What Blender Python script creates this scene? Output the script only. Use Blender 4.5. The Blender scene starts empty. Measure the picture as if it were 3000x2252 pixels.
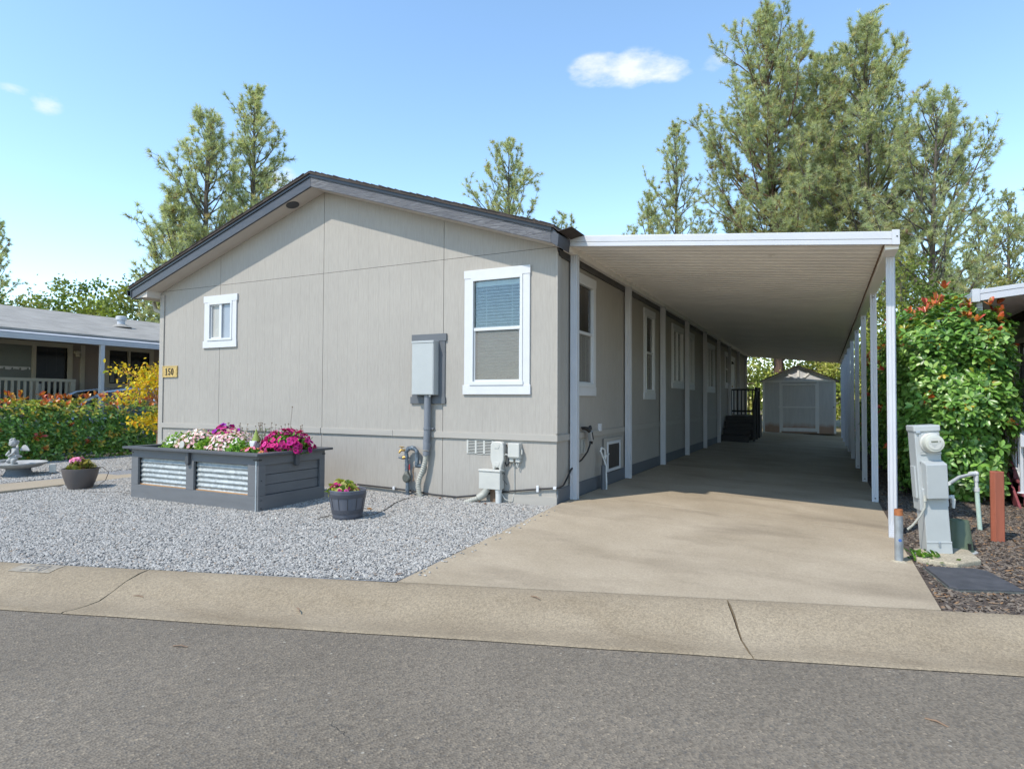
import bpy, math, random
import numpy as np
from mathutils import Vector, Matrix, Euler
PI=math.pi; R=math.radians
sc=bpy.context.scene
COL=sc.collection
random.seed(7)
def rng(s): return np.random.default_rng(s)

# ------------------------------------------------------------------ materials
def lin(c): return (c[0],c[1],c[2],1.0)
class NT:
    def __init__(s,name):
        s.m=bpy.data.materials.new(name); s.m.use_nodes=True
        s.t=s.m.node_tree; s.t.nodes.clear(); s.out=s.n('ShaderNodeOutputMaterial')
    def n(s,typ,**k):
        x=s.t.nodes.new(typ)
        for a,b in k.items(): setattr(x,a,b)
        return x
    def l(s,a,b): s.t.links.new(a,b)
    def coord(s,scale=(1,1,1),kind='Object'):
        c=s.n('ShaderNodeTexCoord'); m=s.n('ShaderNodeMapping'); m.inputs['Scale'].default_value=scale
        s.l(c.outputs[kind],m.inputs['Vector']); return m.outputs['Vector']
    def noise(s,vec,scale,detail=4,rough=.55):
        x=s.n('ShaderNodeTexNoise'); x.inputs['Scale'].default_value=scale; x.inputs['Detail'].default_value=detail
        x.inputs['Roughness'].default_value=rough
        if vec is not None: s.l(vec,x.inputs['Vector'])
        return x.outputs['Fac']
    def ramp(s,fac,stops):
        x=s.n('ShaderNodeValToRGB'); e=x.color_ramp.elements
        while len(e)<len(stops): e.new(.5)
        for i,(p,c) in enumerate(stops):
            e[i].position=p; e[i].color=c if len(c)==4 else lin(c)
        s.l(fac,x.inputs['Fac']); return x.outputs['Color']
    def mix(s,fac,a,b,mode='MIX'):
        x=s.n('ShaderNodeMix',data_type='RGBA',blend_type=mode)
        for sock,v in ((0,fac),(6,a),(7,b)):
            if isinstance(v,(int,float)): x.inputs[sock].default_value=v
            elif isinstance(v,tuple): x.inputs[sock].default_value=lin(v)
            else: s.l(v,x.inputs[sock])
        return x.outputs[2]
    def math(s,op,a,b=0.0,c=0.0,clamp=False):
        x=s.n('ShaderNodeMath',operation=op,use_clamp=clamp)
        for i,v in enumerate((a,b,c)):
            if isinstance(v,(int,float)): x.inputs[i].default_value=v
            else: s.l(v,x.inputs[i])
        return x.outputs[0]
    def bump(s,h,strength=.3,dist=.01,nrm=None):
        x=s.n('ShaderNodeBump'); x.inputs['Strength'].default_value=strength; x.inputs['Distance'].default_value=dist
        s.l(h,x.inputs['Height'])
        if nrm is not None: s.l(nrm,x.inputs['Normal'])
        return x.outputs['Normal']
    def pbsdf(s,col,rough=.6,metal=0.,nrm=None,spec=.5,**k):
        p=s.n('ShaderNodeBsdfPrincipled')
        if isinstance(col,tuple): p.inputs['Base Color'].default_value=lin(col)
        else: s.l(col,p.inputs['Base Color'])
        if isinstance(rough,(int,float)): p.inputs['Roughness'].default_value=rough
        else: s.l(rough,p.inputs['Roughness'])
        p.inputs['Metallic'].default_value=metal
        p.inputs['Specular IOR Level'].default_value=spec
        if nrm is not None: s.l(nrm,p.inputs['Normal'])
        for a,b in k.items(): p.inputs[a].default_value=b
        return p.outputs['BSDF']
    def done(s,sh): s.l(sh,s.out.inputs['Surface']); return s.m

def var(c,f): return tuple(max(0,min(1,x*f)) for x in c)
def pm(name,c,rough=.6,metal=0.,v=.12,scale=3.,bump=.1,bscale=40.,stretch=(1,1,1),spots=None,spec=.5,dist=.004):
    """painted / plain surface with soft mottling, fine bump and optional stains of their own colour"""
    t=NT(name); vec=t.coord(stretch)
    a=t.noise(vec,scale,6); col=t.ramp(a,[(.3,var(c,1-v)),(.7,var(c,1+v))])
    if spots:
        sc_,col2,th=spots; b=t.noise(vec,sc_,5,.65); f=t.ramp(b,[(th,(0,0,0)),(min(1,th+.12),(1,1,1))]); col=t.mix(f,col,col2)
    h=t.noise(vec,bscale,5)
    rr=t.ramp(a,[(.3,(rough*.85,)*3),(.7,(min(1,rough*1.12),)*3)])
    return t.done(t.pbsdf(col,rr,metal,t.bump(h,bump,dist),spec))
def leafmat(name,rough=.45,trans=.3,gain=1.0,spec=.4):
    t=NT(name); a=t.n('ShaderNodeAttribute',attribute_name='tint'); col=a.outputs['Color']
    p=t.pbsdf(col,rough,0.,None,spec)
    tr=t.n('ShaderNodeBsdfTranslucent'); c2=t.mix(1.0,col,(1.15,1.2,.6),'MULTIPLY'); t.l(c2,tr.inputs['Color'])
    m=t.n('ShaderNodeMixShader'); m.inputs[0].default_value=trans; t.l(p,m.inputs[1]); t.l(tr.outputs[0],m.inputs[2])
    return t.done(m.outputs[0])
def glassmat(name,tint=(.85,.9,.9),refl=.1):
    t=NT(name); tr=t.n('ShaderNodeBsdfTransparent'); tr.inputs['Color'].default_value=lin(tint)
    g=t.n('ShaderNodeBsdfGlossy'); g.inputs['Roughness'].default_value=.02
    f=t.n('ShaderNodeFresnel'); f.inputs['IOR'].default_value=1.5
    k=t.math('ADD',t.math('MULTIPLY',f.outputs[0],1.3),refl,clamp=True)
    vec=t.coord(); h=t.noise(vec,1.7,2); nb=t.bump(h,.06,.02); t.l(nb,g.inputs['Normal'])
    m=t.n('ShaderNodeMixShader'); t.l(k,m.inputs[0]); t.l(tr.outputs[0],m.inputs[1]); t.l(g.outputs[0],m.inputs[2])
    return t.done(m.outputs[0])

M={}
def siding(name,c):
    t=NT(name); vec=t.coord(); vs=t.coord((9,9,.9))
    big=t.noise(vec,.9,5); g=t.noise(vs,5.,6,.65)
    col=t.ramp(big,[(.25,var(c,.94)),(.75,var(c,1.05))])
    gr=t.ramp(g,[(.3,(.9,.9,.9)),(.6,(1.03,1.03,1.03))]); col=t.mix(1.,col,gr,'MULTIPLY')
    w=t.n('ShaderNodeTexWave',wave_type='BANDS',bands_direction='X'); w.inputs['Scale'].default_value=2.2
    w.inputs['Distortion'].default_value=14; w.inputs['Detail'].default_value=3; w.inputs['Detail Scale'].default_value=.6
    t.l(t.coord((1,1,.16)),w.inputs['Vector'])
    msk=t.ramp(t.noise(t.coord((2.2,2.2,.45)),1.2,3),[(.52,(0,0,0)),(.62,(1,1,1))])
    crk=t.math('MULTIPLY',t.math('POWER',w.outputs['Fac'],9.),msk)
    h=t.math('ADD',t.math('MULTIPLY',g,.45),t.math('MULTIPLY',crk,.5))
    return t.done(t.pbsdf(col,.72,0.,t.bump(h,.5,.006),.3))
M['siding']=siding('siding_paint',(.335,.309,.274))
M['trimwall']=pm('trim_paint',(.344,.318,.282),.7,v=.05,bscale=60,bump=.2,stretch=(.6,6,6),spec=.3)
M['white']=pm('white_paint',(.54,.54,.545),.5,v=.03,scale=6,bump=.05)
M['vinyl']=pm('white_vinyl',(.54,.545,.55),.35,v=.02,scale=5,bump=.02)
M['alum']=pm('white_aluminium',(.48,.485,.505),.42,v=.04,scale=2.5,bump=.05,bscale=25,spots=(5.,(.5,.47,.42),.74))
M['alum_old']=pm('chalky_aluminium',(.83,.79,.73),.5,v=.06,scale=1.3,bump=.05,bscale=20,spots=(2.2,(.50,.46,.40),.70))
M['soffit']=pm('soffit_paint',(.52,.47,.42),.7,v=.04,spec=.25)
t=NT('weathered_fascia'); vec=t.coord((1.2,1.2,14)); v2=t.coord()
g=t.noise(vec,4.5,8,.72); cr=t.n('ShaderNodeTexVoronoi',feature='DISTANCE_TO_EDGE'); cr.inputs['Scale'].default_value=3.2
t.l(t.coord((2.2,2.2,15)),cr.inputs['Vector'])
c=t.ramp(g,[(.25,(.035,.035,.04)),(.5,(.125,.125,.135)),(.75,(.25,.245,.245))])
old=t.ramp(t.noise(v2,.7,4),[(.42,(0,0,0)),(.6,(1,1,1))])
k=t.ramp(cr.outputs['Distance'],[(0,(0,0,0)),(.05,(1,1,1))])
c=t.mix(old,t.mix(.75,c,(.085,.088,.10)),c)
M['fascia']=t.done(t.pbsdf(c,.65,0.,t.bump(t.mix(.5,g,k),.7,.012),.3))
M['fascia_dark']=pm('charcoal_trim',(.05,.052,.062),.45,v=.25,scale=3,stretch=(1,1,5),bump=.15)
M['black']=pm('black_paint',(.012,.012,.014),.35,v=.2)
M['charcoal']=pm('charcoal_stain',(.018,.018,.02),.6,v=.3,bump=.2,stretch=(1,8,8))
M['base']=pm('slate_base_paint',(.11,.117,.127),.6,v=.1,scale=2.,spec=.3)
t=NT('fly_screen'); tr=t.n('ShaderNodeBsdfTransparent'); df=t.n('ShaderNodeBsdfDiffuse'); df.inputs['Color'].default_value=(.30,.285,.255,1)
m_=t.n('ShaderNodeMixShader'); m_.inputs[0].default_value=.38; t.l(tr.outputs[0],m_.inputs[1]); t.l(df.outputs[0],m_.inputs[2]); M['fly_screen']=t.done(m_.outputs[0])
def shingle(name,c1,c2,c3):
    t=NT(name); b=t.n('ShaderNodeTexBrick'); b.inputs['Scale'].default_value=1.0
    b.inputs['Brick Width'].default_value=.3; b.inputs['Row Height'].default_value=.145; b.inputs['Mortar Size'].default_value=.004
    b.inputs['Color1'].default_value=lin(c1); b.inputs['Color2'].default_value=lin(c2); b.inputs['Mortar'].default_value=lin(c3)
    cc=t.n('ShaderNodeTexCoord'); sp=t.n('ShaderNodeSeparateXYZ'); cb=t.n('ShaderNodeCombineXYZ')
    t.l(cc.outputs['Object'],sp.inputs[0]); t.l(sp.outputs['Y'],cb.inputs['X']); t.l(sp.outputs['X'],cb.inputs['Y']); t.l(cb.outputs[0],b.inputs['Vector'])
    n=t.noise(cb.outputs[0],1.5,5); col=t.mix(.55,b.outputs['Color'],t.ramp(n,[(.3,var(c1,.8)),(.7,var(c2,1.2))]))
    h=t.math('ADD',b.outputs['Fac'],t.math('MULTIPLY',t.noise(cb.outputs[0],90,3),-.5))
    return t.done(t.pbsdf(col,.9,0.,t.bump(h,.5,-.01),.2))
M['shingle']=shingle('dark_shingles',(.045,.037,.033),(.07,.058,.052),(.02,.018,.016))
M['shingle_pale']=shingle('pale_shingles',(.26,.245,.22),(.33,.31,.28),(.13,.12,.10))
M['boxgrey']=pm('grey_enamel',(.365,.38,.375),.38,v=.04,scale=5,bump=.03,spots=(9.,(.29,.305,.30),.72))
M['pipegrey']=pm('grey_conduit_paint',(.16,.17,.19),.5,v=.08)
M['pvc']=pm('white_pvc',(.50,.50,.48),.4,v=.05)
M['pvcgreen']=pm('faded_green_pvc',(.42,.52,.44),.5,v=.1)
M['telco']=pm('beige_plastic',(.46,.45,.41),.45,v=.05,scale=5)
M['flex']=pm('flexible_conduit',(.36,.35,.30),.5,v=.15)
M['wrap']=pm('foil_pipe_wrap',(.10,.125,.15),.4,v=.6,scale=18,bump=.5,bscale=60)
M['brass']=pm('aged_brass',(.42,.27,.09),.4,1.0,v=.3,scale=20)
M['iron']=pm('grey_cast_valve',(.10,.105,.09),.6,.3,v=.3,scale=20)
M['cable']=pm('black_rubber_cable',(.012,.012,.013),.5,v=.2)
M['cord']=pm('thin_brown_cord',(.05,.04,.03),.6,v=.2)
M['red']=pm('red_plastic',(.55,.03,.03),.4)
M['brown']=pm('weathered_brown_wood',(.19,.12,.075),.8,v=.3,stretch=(5,5,1))
M['wood_red']=pm('red_brown_stain',(.30,.085,.045),.65,v=.18,scale=2.5,stretch=(5,5,.8),bump=.25,bscale=20,spots=(7.,(.2,.05,.03),.66))
M['step_red']=pm('burgundy_deck_paint',(.20,.05,.06),.6,v=.15,stretch=(.7,5,5))
M['planter']=pm('grey_planter_stain',(.125,.127,.132),.6,v=.10,scale=2.5,stretch=(1,1,6),bump=.25,bscale=14,spec=.35)
M['planter_rim']=pm('dark_planter_rim',(.06,.063,.07),.55,v=.15,scale=2.5,bump=.15)
M['cedar']=pm('bare_cedar_edge',(.42,.22,.09),.7,v=.2)
t=NT('galvanised_steel'); vec=t.coord(); vo=t.n('ShaderNodeTexVoronoi'); vo.inputs['Scale'].default_value=26; t.l(vec,vo.inputs['Vector'])
c=t.ramp(vo.outputs['Color'],[(.2,(.29,.31,.31)),(.8,(.41,.43,.425))])
M['galv']=t.done(t.pbsdf(c,t.ramp(vo.outputs['Color'],[(0,(.5,)*3),(1,(.62,)*3)]),.5))
M['galvpipe']=pm('galvanised_pipe',(.40,.43,.46),.42,.7,v=.2,scale=9,bump=.08,spots=(7.,(.60,.62,.62),.68))
M['rust']=pm('rusty_rim',(.33,.11,.035),.8,v=.35,scale=20)
M['soil']=pm('potting_soil',(.035,.024,.017),.95,v=.5,scale=30,bump=1.,bscale=50,dist=.02)
M['potblue']=pm('grey_barrel_pot',(.085,.09,.11),.5,v=.15,scale=3,stretch=(5,5,.6),bump=.3,bscale=18)
M['potband']=pm('dark_barrel_band',(.055,.057,.07),.45,v=.1)
M['pottaupe']=pm('taupe_ceramic_pot',(.095,.08,.075),.5,v=.1,scale=3)
M['stone']=pm('cast_stone',(.33,.33,.32),.85,v=.2,scale=9,bump=.4,bscale=50,spots=(9.,(.18,.18,.17),.62))
M['stone_dark']=pm('painted_cast_stone',(.12,.135,.15),.8,v=.15,scale=6,bump=.3)
M['gold']=pm('brass_plaque',(.52,.36,.13),.5,.35,v=.25,scale=40,bump=.3,bscale=80)
M['digits']=pm('dark_bronze_digits',(.02,.014,.008),.5)
M['glass']=glassmat('window_glass',refl=.03)
M['glass_dark']=pm('dark_window_glass',(.015,.017,.018),.06,v=.2,bump=.02,bscale=2.,spec=.7)
M['glass_pale']=pm('curtained_glass',(.16,.175,.155),.12,v=.12,scale=1.2,bump=.02,bscale=2.,spec=.7)
M['frost_l']=pm('frosted_pane_warm',(.36,.35,.32),.25,v=.06,scale=4)
M['frost_r']=pm('frosted_pane_cool',(.26,.29,.33),.22,v=.08,scale=3)
M['blind']=pm('blind_slats',(.62,.63,.60),.5,v=.04)
M['screen']=pm('dark_mesh_screen',(.04,.034,.03),.75,v=.2,scale=8)
M['interior']=pm('dark_interior',(.03,.03,.03),.9)
M['shed']=pm('grey_shed_paint',(.74,.72,.67),.65,v=.06,scale=2.,stretch=(6,6,.7),bump=.2)
t=NT('rust_stained_shed'); vec=t.coord(); sp=t.n('ShaderNodeSeparateXYZ'); t.l(vec,sp.inputs[0])
hgt=t.math('ADD',sp.outputs['Z'],t.math('MULTIPLY',t.noise(vec,2.3,5),-.55)); f=t.ramp(hgt,[(.0,(1,1,1)),(.22,(0,0,0))])
base=t.ramp(t.noise(t.coord((6,6,.7)),2.,5),[(.3,(.52,.505,.47)),(.7,(.60,.58,.54))])
M['shed_wall']=t.done(t.pbsdf(t.mix(t.math('MULTIPLY',f,.8),base,(.36,.19,.10)),.65))
M['taupe']=pm('taupe_siding',(.25,.205,.175),.8,v=.06,stretch=(6,6,.5))
M['taupe_trim']=pm('olive_beige_trim',(.42,.385,.31),.7,v=.05)
M['nbr_grey']=pm('neighbour_grey_siding',(.22,.22,.22),.75,v=.06)
M['car']=pm('silver_car_paint',(.55,.57,.60),.22,.55,v=.02,spec=.7)
M['tyre']=pm('tyre_rubber',(.02,.02,.02),.8)
M['rim']=pm('alloy_rim',(.45,.46,.48),.3,.9)
M['lid']=pm('black_utility_lid',(.055,.055,.06),.7,v=.25,scale=7,bump=.3,bscale=80,spots=(4.,(.09,.08,.075),.62))
M['bucket']=pm('olive_green_plastic',(.085,.11,.065),.5,v=.12)
M['leaf']=leafmat('glossy_leaf',.34,.22,spec=.5)
M['leafsoft']=leafmat('soft_leaf',.6,.35,spec=.25)
M['needle']=leafmat('pine_needles',.5,.5,spec=.35)
M['petal']=leafmat('petals',.6,.3,spec=.2)
M['bark']=pm('grey_pine_bark',(.10,.085,.07),.9,v=.35,scale=3,stretch=(4,4,.8),bump=.8,bscale=9,dist=.03)
M['bark_red']=pm('furrowed_red_bark',(.13,.075,.055),.9,v=.45,scale=4,stretch=(5,5,.6),bump=1.,bscale=8,dist=.05)
M['twig']=pm('brown_twig',(.12,.085,.06),.85,v=.3,scale=6)
M['maple_bark']=pm('tan_maple_bark',(.36,.18,.09),.7,v=.2,scale=6)
# ground materials
t=NT('asphalt'); vec=t.coord()
a=t.noise(vec,.55,5); b=t.noise(vec,60,4,.7)
vo=t.n('ShaderNodeTexVoronoi'); vo.inputs['Scale'].default_value=75; t.l(vec,vo.inputs['Vector'])
vd=t.n('ShaderNodeTexVoronoi'); vd.inputs['Scale'].default_value=17; t.l(vec,vd.inputs['Vector'])
col=t.ramp(a,[(.3,(.148,.125,.097)),(.7,(.195,.166,.130))])
agg=t.ramp(vo.outputs['Color'],[(.12,(.68,.66,.64)),(.5,(.97,.96,.94)),(.85,(1.18,1.15,1.1)),(.97,(1.7,1.62,1.48))]); col=t.mix(1.,col,agg,'MULTIPLY')
col=t.mix(t.ramp(b,[(.36,(.75,)*3),(.46,(0,0,0))]),col,(.09,.085,.078))
pale=t.ramp(vd.outputs['Distance'],[(.11,(1,1,1)),(.15,(0,0,0))]); pv=t.ramp(vd.outputs['Color'],[(.78,(0,0,0)),(.8,(1,1,1))])
col=t.mix(t.math('MULTIPLY',pale,pv),col,(.30,.27,.22))
ck=t.n('ShaderNodeTexVoronoi',feature='DISTANCE_TO_EDGE'); ck.inputs['Scale'].default_value=.55
wv=t.n('ShaderNodeVectorMath',operation='ADD'); nn=t.n('ShaderNodeTexNoise'); nn.inputs['Scale'].default_value=2.2; nn.inputs['Detail'].default_value=6; t.l(vec,nn.inputs['Vector'])
sv=t.n('ShaderNodeVectorMath',operation='SCALE'); sv.inputs['Scale'].default_value=.9; t.l(nn.outputs['Color'],sv.inputs[0]); t.l(vec,wv.inputs[0]); t.l(sv.outputs[0],wv.inputs[1]); t.l(wv.outputs[0],ck.inputs['Vector'])
ckm=t.math('MULTIPLY',t.ramp(ck.outputs['Distance'],[(.0,(1,1,1)),(.004,(0,0,0))]),t.ramp(t.noise(vec,.8,3),[(.62,(0,0,0)),(.70,(1,1,1))]))
col=t.mix(t.math('MULTIPLY',ckm,.75),col,(.05,.047,.043))
hh=t.math('ADD',vo.outputs['Distance'],t.math('MULTIPLY',ckm,-2.))
M['asphalt']=t.done(t.pbsdf(col,.85,0.,t.bump(hh,.6,.008),.3))
def concrete(name,c1,c2,cst,agg=0.,sth=.55):
    t=NT(name); vec=t.coord(); a=t.noise(vec,.8,7,.62); col=t.ramp(a,[(.28,c1),(.72,c2)])
    s=t.noise(t.coord((.55,1.2,1)),1.1,6,.6); col=t.mix(t.ramp(s,[(sth,(0,0,0)),(sth+.2,(.6,)*3)]),col,cst)
    f=t.noise(vec,55,5,.7); col=t.mix(1.,col,t.ramp(f,[(.3,(.80,)*3),(.7,(1.14,)*3)]),'MULTIPLY')
    vo=t.n('ShaderNodeTexVoronoi'); vo.inputs['Scale'].default_value=95; t.l(vec,vo.inputs['Vector'])
    if agg: col=t.mix(agg,col,t.mix(1.,col,t.ramp(vo.outputs['Color'],[(.1,(.55,.52,.5)),(.5,(1,.98,.95)),(.9,(1.5,1.45,1.35))]),'MULTIPLY'))
    return t.done(t.pbsdf(col,.88,0.,t.bump(t.mix(.5,f,vo.outputs['Distance']),.35+agg*.4,.006),.25))
M['drive']=concrete('driveway_concrete',(.285,.230,.160),(.40,.332,.245),(.185,.147,.103),.1,.50)
M['curb']=concrete('curb_concrete',(.225,.180,.123),(.315,.260,.186),(.17,.128,.08),.4,.52)
M['path']=concrete('tan_path_concrete',(.30,.245,.175),(.36,.30,.225),(.26,.21,.15),.1)
M['pad']=concrete('pad_concrete',(.32,.28,.21),(.42,.37,.28),(.24,.2,.14),.5)
M['gravelbed']=pm('gravel_dust',(.22,.22,.225),.95,v=.5,scale=55,bump=1.,bscale=60,dist=.02)
M['mulchbed']=pm('mulch_soil',(.075,.055,.042),.95,v=.5,scale=25,bump=1.,bscale=40,dist=.02,spots=(1.1,(.24,.14,.065),.60))
M['dirt']=pm('dry_ground',(.20,.155,.095),.95,v=.3,scale=.6,bump=.6,bscale=12,dist=.03,spots=(.3,(.12,.13,.05),.52))
def pebblemat(name,stops,rough=.75):
    t=NT(name); oi=t.n('ShaderNodeObjectInfo'); col=t.ramp(oi.outputs['Random'],stops)
    n=t.noise(t.coord(),30,3); col=t.mix(1.,col,t.ramp(n,[(.3,(.88,)*3),(.7,(1.1,)*3)]),'MULTIPLY')
    return t.done(t.pbsdf(col,rough,spec=.3))
M['pebble']=pebblemat('grey_pebbles',[(0,(.165,.156,.144)),(.3,(.265,.252,.232)),(.7,(.35,.333,.306)),(.93,(.45,.427,.39)),(1.,(.28,.21,.15))])
M['chip']=pebblemat('bark_chips',[(0,(.045,.035,.03)),(.5,(.11,.088,.072)),(.85,(.19,.155,.12)),(1.,(.26,.14,.06))],.85)

# ------------------------------------------------------------------ mesh builder
def root_loc(p):
    while p.parent: p=p.parent
    return Vector(p.location)
def link(o,parent):
    COL.objects.link(o)
    if parent is not None: o.parent=parent
class MB:
    def __init__(s): s.v=[];s.f=[];s.T=None
    def add(s,vs,fs):
        k=len(s.v)
        for p in vs:
            p=Vector(p)
            if s.T is not None: p=s.T@p
            s.v.append(tuple(p))
        for f in fs: s.f.append(tuple(i+k for i in f))
        return s
    def box(s,x0,x1,y0,y1,z0,z1):
        return s.add([(x0,y0,z0),(x1,y0,z0),(x1,y1,z0),(x0,y1,z0),(x0,y0,z1),(x1,y0,z1),(x1,y1,z1),(x0,y1,z1)],
            [(0,3,2,1),(4,5,6,7),(0,1,5,4),(1,2,6,5),(2,3,7,6),(3,0,4,7)])
    def prism(s,poly,axis,a,b):
        n=len(poly)
        def P(p,t): return {'x':(t,p[0],p[1]),'y':(p[0],t,p[1]),'z':(p[0],p[1],t)}[axis]
        s.add([P(p,a) for p in poly]+[P(p,b) for p in poly],[tuple(range(n))[::-1],tuple(range(n,2*n))]+[(i,(i+1)%n,n+(i+1)%n,n+i) for i in range(n)])
        return s
    def tube(s,pts,r,n=8,cap=True):
        pts=[Vector(p) for p in pts]; N=len(pts); rs=r if isinstance(r,(list,tuple)) else [r]*N
        vs=[];u=None
        for i,p in enumerate(pts):
            d=(pts[min(i+1,N-1)]-pts[max(i-1,0)]).normalized()
            if u is None: u=d.orthogonal().normalized()
            else:
                u=(u-d*u.dot(d)); u=u.normalized() if u.length>1e-6 else d.orthogonal().normalized()
            w=d.cross(u)
            for j in range(n):
                a=2*PI*j/n; vs.append(p+(u*math.cos(a)+w*math.sin(a))*rs[i])
        fs=[(i*n+j,i*n+(j+1)%n,(i+1)*n+(j+1)%n,(i+1)*n+j) for i in range(N-1) for j in range(n)]
        if cap: fs+= [tuple(range(n))[::-1],tuple((N-1)*n+j for j in range(n))]
        return s.add(vs,fs)
    def lathe(s,prof,c,n=28):
        vs=[(c[0]+r*math.cos(2*PI*j/n),c[1]+r*math.sin(2*PI*j/n),c[2]+z) for r,z in prof for j in range(n)]
        m=len(prof)
        fs=[(i*n+j,i*n+(j+1)%n,(i+1)*n+(j+1)%n,(i+1)*n+j) for i in range(m-1) for j in range(n)]
        if prof[0][0]>1e-5: fs.append(tuple(range(n))[::-1])
        if prof[-1][0]>1e-5: fs.append(tuple((m-1)*n+j for j in range(n)))
        return s.add(vs,fs)
    def ball(s,c,rx,ry=None,rz=None,n=14,m=9):
        ry=ry or rx; rz=rz or rx
        vs=[(c[0]+rx*math.sin(PI*i/m)*math.cos(2*PI*j/n),c[1]+ry*math.sin(PI*i/m)*math.sin(2*PI*j/n),c[2]-rz*math.cos(PI*i/m)) for i in range(m+1) for j in range(n)]
        return s.add(vs,[(i*n+j,i*n+(j+1)%n,(i+1)*n+(j+1)%n,(i+1)*n+j) for i in range(m) for j in range(n)])
    def build(s,name,mat,parent=None,loc=None,smooth=False,bevel=0.,kind=None,seg=2):
        org=root_loc(parent) if parent is not None else Vector(loc or (0,0,0))
        me=bpy.data.meshes.new(name); me.from_pydata([tuple(Vector(p)-org) for p in s.v],[],s.f); me.validate(); 
        me.materials.append(M[mat] if isinstance(mat,str) else mat)
        if smooth:
            me.polygons.foreach_set('use_smooth',[True]*len(me.polygons))
        o=bpy.data.objects.new(name,me); link(o,parent)
        if parent is None: o.location=org
        if smooth: 
            try: me.set_sharp_from_angle(angle=R(38))
            except Exception: pass
        if bevel:
            b=o.modifiers.new('bevel','BEVEL'); b.width=bevel; b.segments=seg; b.limit_method='ANGLE'; b.angle_limit=R(40)
        if kind: o['kind']=kind
        return o
def build_each(mb,name,mat,parent,**k):
    par=list(range(len(mb.v)))
    def find(a):
        while par[a]!=a: par[a]=par[par[a]]; a=par[a]
        return a
    for f in mb.f:
        for v in f[1:]: par[find(v)]=find(f[0])
    gr={}
    for f in mb.f: gr.setdefault(find(f[0]),[]).append(f)
    for fs in gr.values():
        ids=sorted({v for f in fs for v in f}); mp_={v:i for i,v in enumerate(ids)}
        m=MB(); m.v=[mb.v[v] for v in ids]; m.f=[tuple(mp_[v] for v in f) for f in fs]; m.build(name,mat,parent,**k)
def tag(o,label,cat,group=None):
    o['label']=label; o['category']=cat
    if group: o['group']=group
    return o
def thing(name,label,cat,loc=(0,0,0),group=None):
    o=bpy.data.objects.new(name,None); o.location=loc; o.empty_display_size=.2; COL.objects.link(o)
    return tag(o,label,cat,group)
def npmesh(name,V,F,mat,parent=None,loc=(0,0,0),tint=None,smooth=False):
    """V (n,3); F (m,k) all faces with k corners or list of such arrays; tint (n,3)"""
    Fs=F if isinstance(F,list) else [F]
    org=np.array(root_loc(parent) if parent is not None else loc)
    me=bpy.data.meshes.new(name); V=(np.asarray(V)-org).astype(np.float32)
    me.vertices.add(len(V)); me.vertices.foreach_set('co',V.ravel())
    nl=sum(f.size for f in Fs); npoly=sum(len(f) for f in Fs)
    me.loops.add(nl); me.polygons.add(npoly)
    me.loops.foreach_set('vertex_index',np.concatenate([f.ravel() for f in Fs]).astype(np.int32))
    st=[];k=0
    for f in Fs: st.append(k+np.arange(len(f))*f.shape[1]); k+=f.size
    me.polygons.foreach_set('loop_start',np.concatenate(st).astype(np.int32))
    if smooth: me.polygons.foreach_set('use_smooth',np.ones(npoly,bool))
    me.update(calc_edges=True)
    if tint is not None:
        at=me.color_attributes.new('tint','FLOAT_COLOR','POINT')
        c=np.ones((len(V),4),np.float32); c[:,:3]=tint; at.data.foreach_set('color',c.ravel())
    me.materials.append(M[mat]); o=bpy.data.objects.new(name,me); link(o,parent)
    if parent is None: o.location=loc
    return o
def nrm(a): return a/np.maximum(np.linalg.norm(a,axis=-1,keepdims=True),1e-9)

# leaf templates: x along the leaf, y across, z the leaf's normal
LEAF_V=np.array([(0,0,0),(.38,.30,.06),(.78,.26,.05),(1,0,-.06),(.78,-.26,.05),(.38,-.30,.06),(.38,0,0),(.78,0,0)])
LEAF_F3=np.array([(0,6,1),(2,7,3),(0,5,6),(7,4,3)]); LEAF_F4=np.array([(6,7,2,1),(5,4,7,6)])
DIA_V=np.array([(0,0,0),(.5,.32,.03),(1,0,0),(.5,-.32,.03)]); DIA_F=np.array([(0,3,2,1)])
def scatter(tv,P,X,N,S,W=None):
    """place template tv at P with axis X, normal hint N, length S, width factor W -> verts (n*k,3)"""
    X=nrm(X); Y=nrm(np.cross(N,X)); Z=np.cross(X,Y)
    W=np.ones(len(P)) if W is None else W
    k=len(tv)
    out=P[:,None,:]+S[:,None,None]*(tv[None,:,0:1]*X[:,None,:]+tv[None,:,1:2]*W[:,None,None]*Y[:,None,:]+tv[None,:,2:3]*Z[:,None,:])
    return out.reshape(-1,3)
def tile(F,n,k): return (F[None]+ (np.arange(n)*k)[:,None,None]).reshape(-1,F.shape[1])
def leaves(name,P,X,N,S,tint,mat,parent,W=None,simple=False):
    n=len(P)
    if simple:
        V=scatter(DIA_V,P,X,N,S,W); return npmesh(name,V,tile(DIA_F,n,4),mat,parent,tint=np.repeat(tint,4,0))
    V=scatter(LEAF_V,P,X,N,S,W)
    return npmesh(name,V,[tile(LEAF_F3,n,8),tile(LEAF_F4,n,8)],mat,parent,tint=np.repeat(tint,8,0),smooth=True)
def pick(g,n,pal,wt,jit=.15):
    i=g.choice(len(pal),n,p=np.array(wt)/sum(wt)); c=np.array(pal)[i]*(1+g.normal(0,jit,(n,1))); return np.clip(c,0.004,1)

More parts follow.
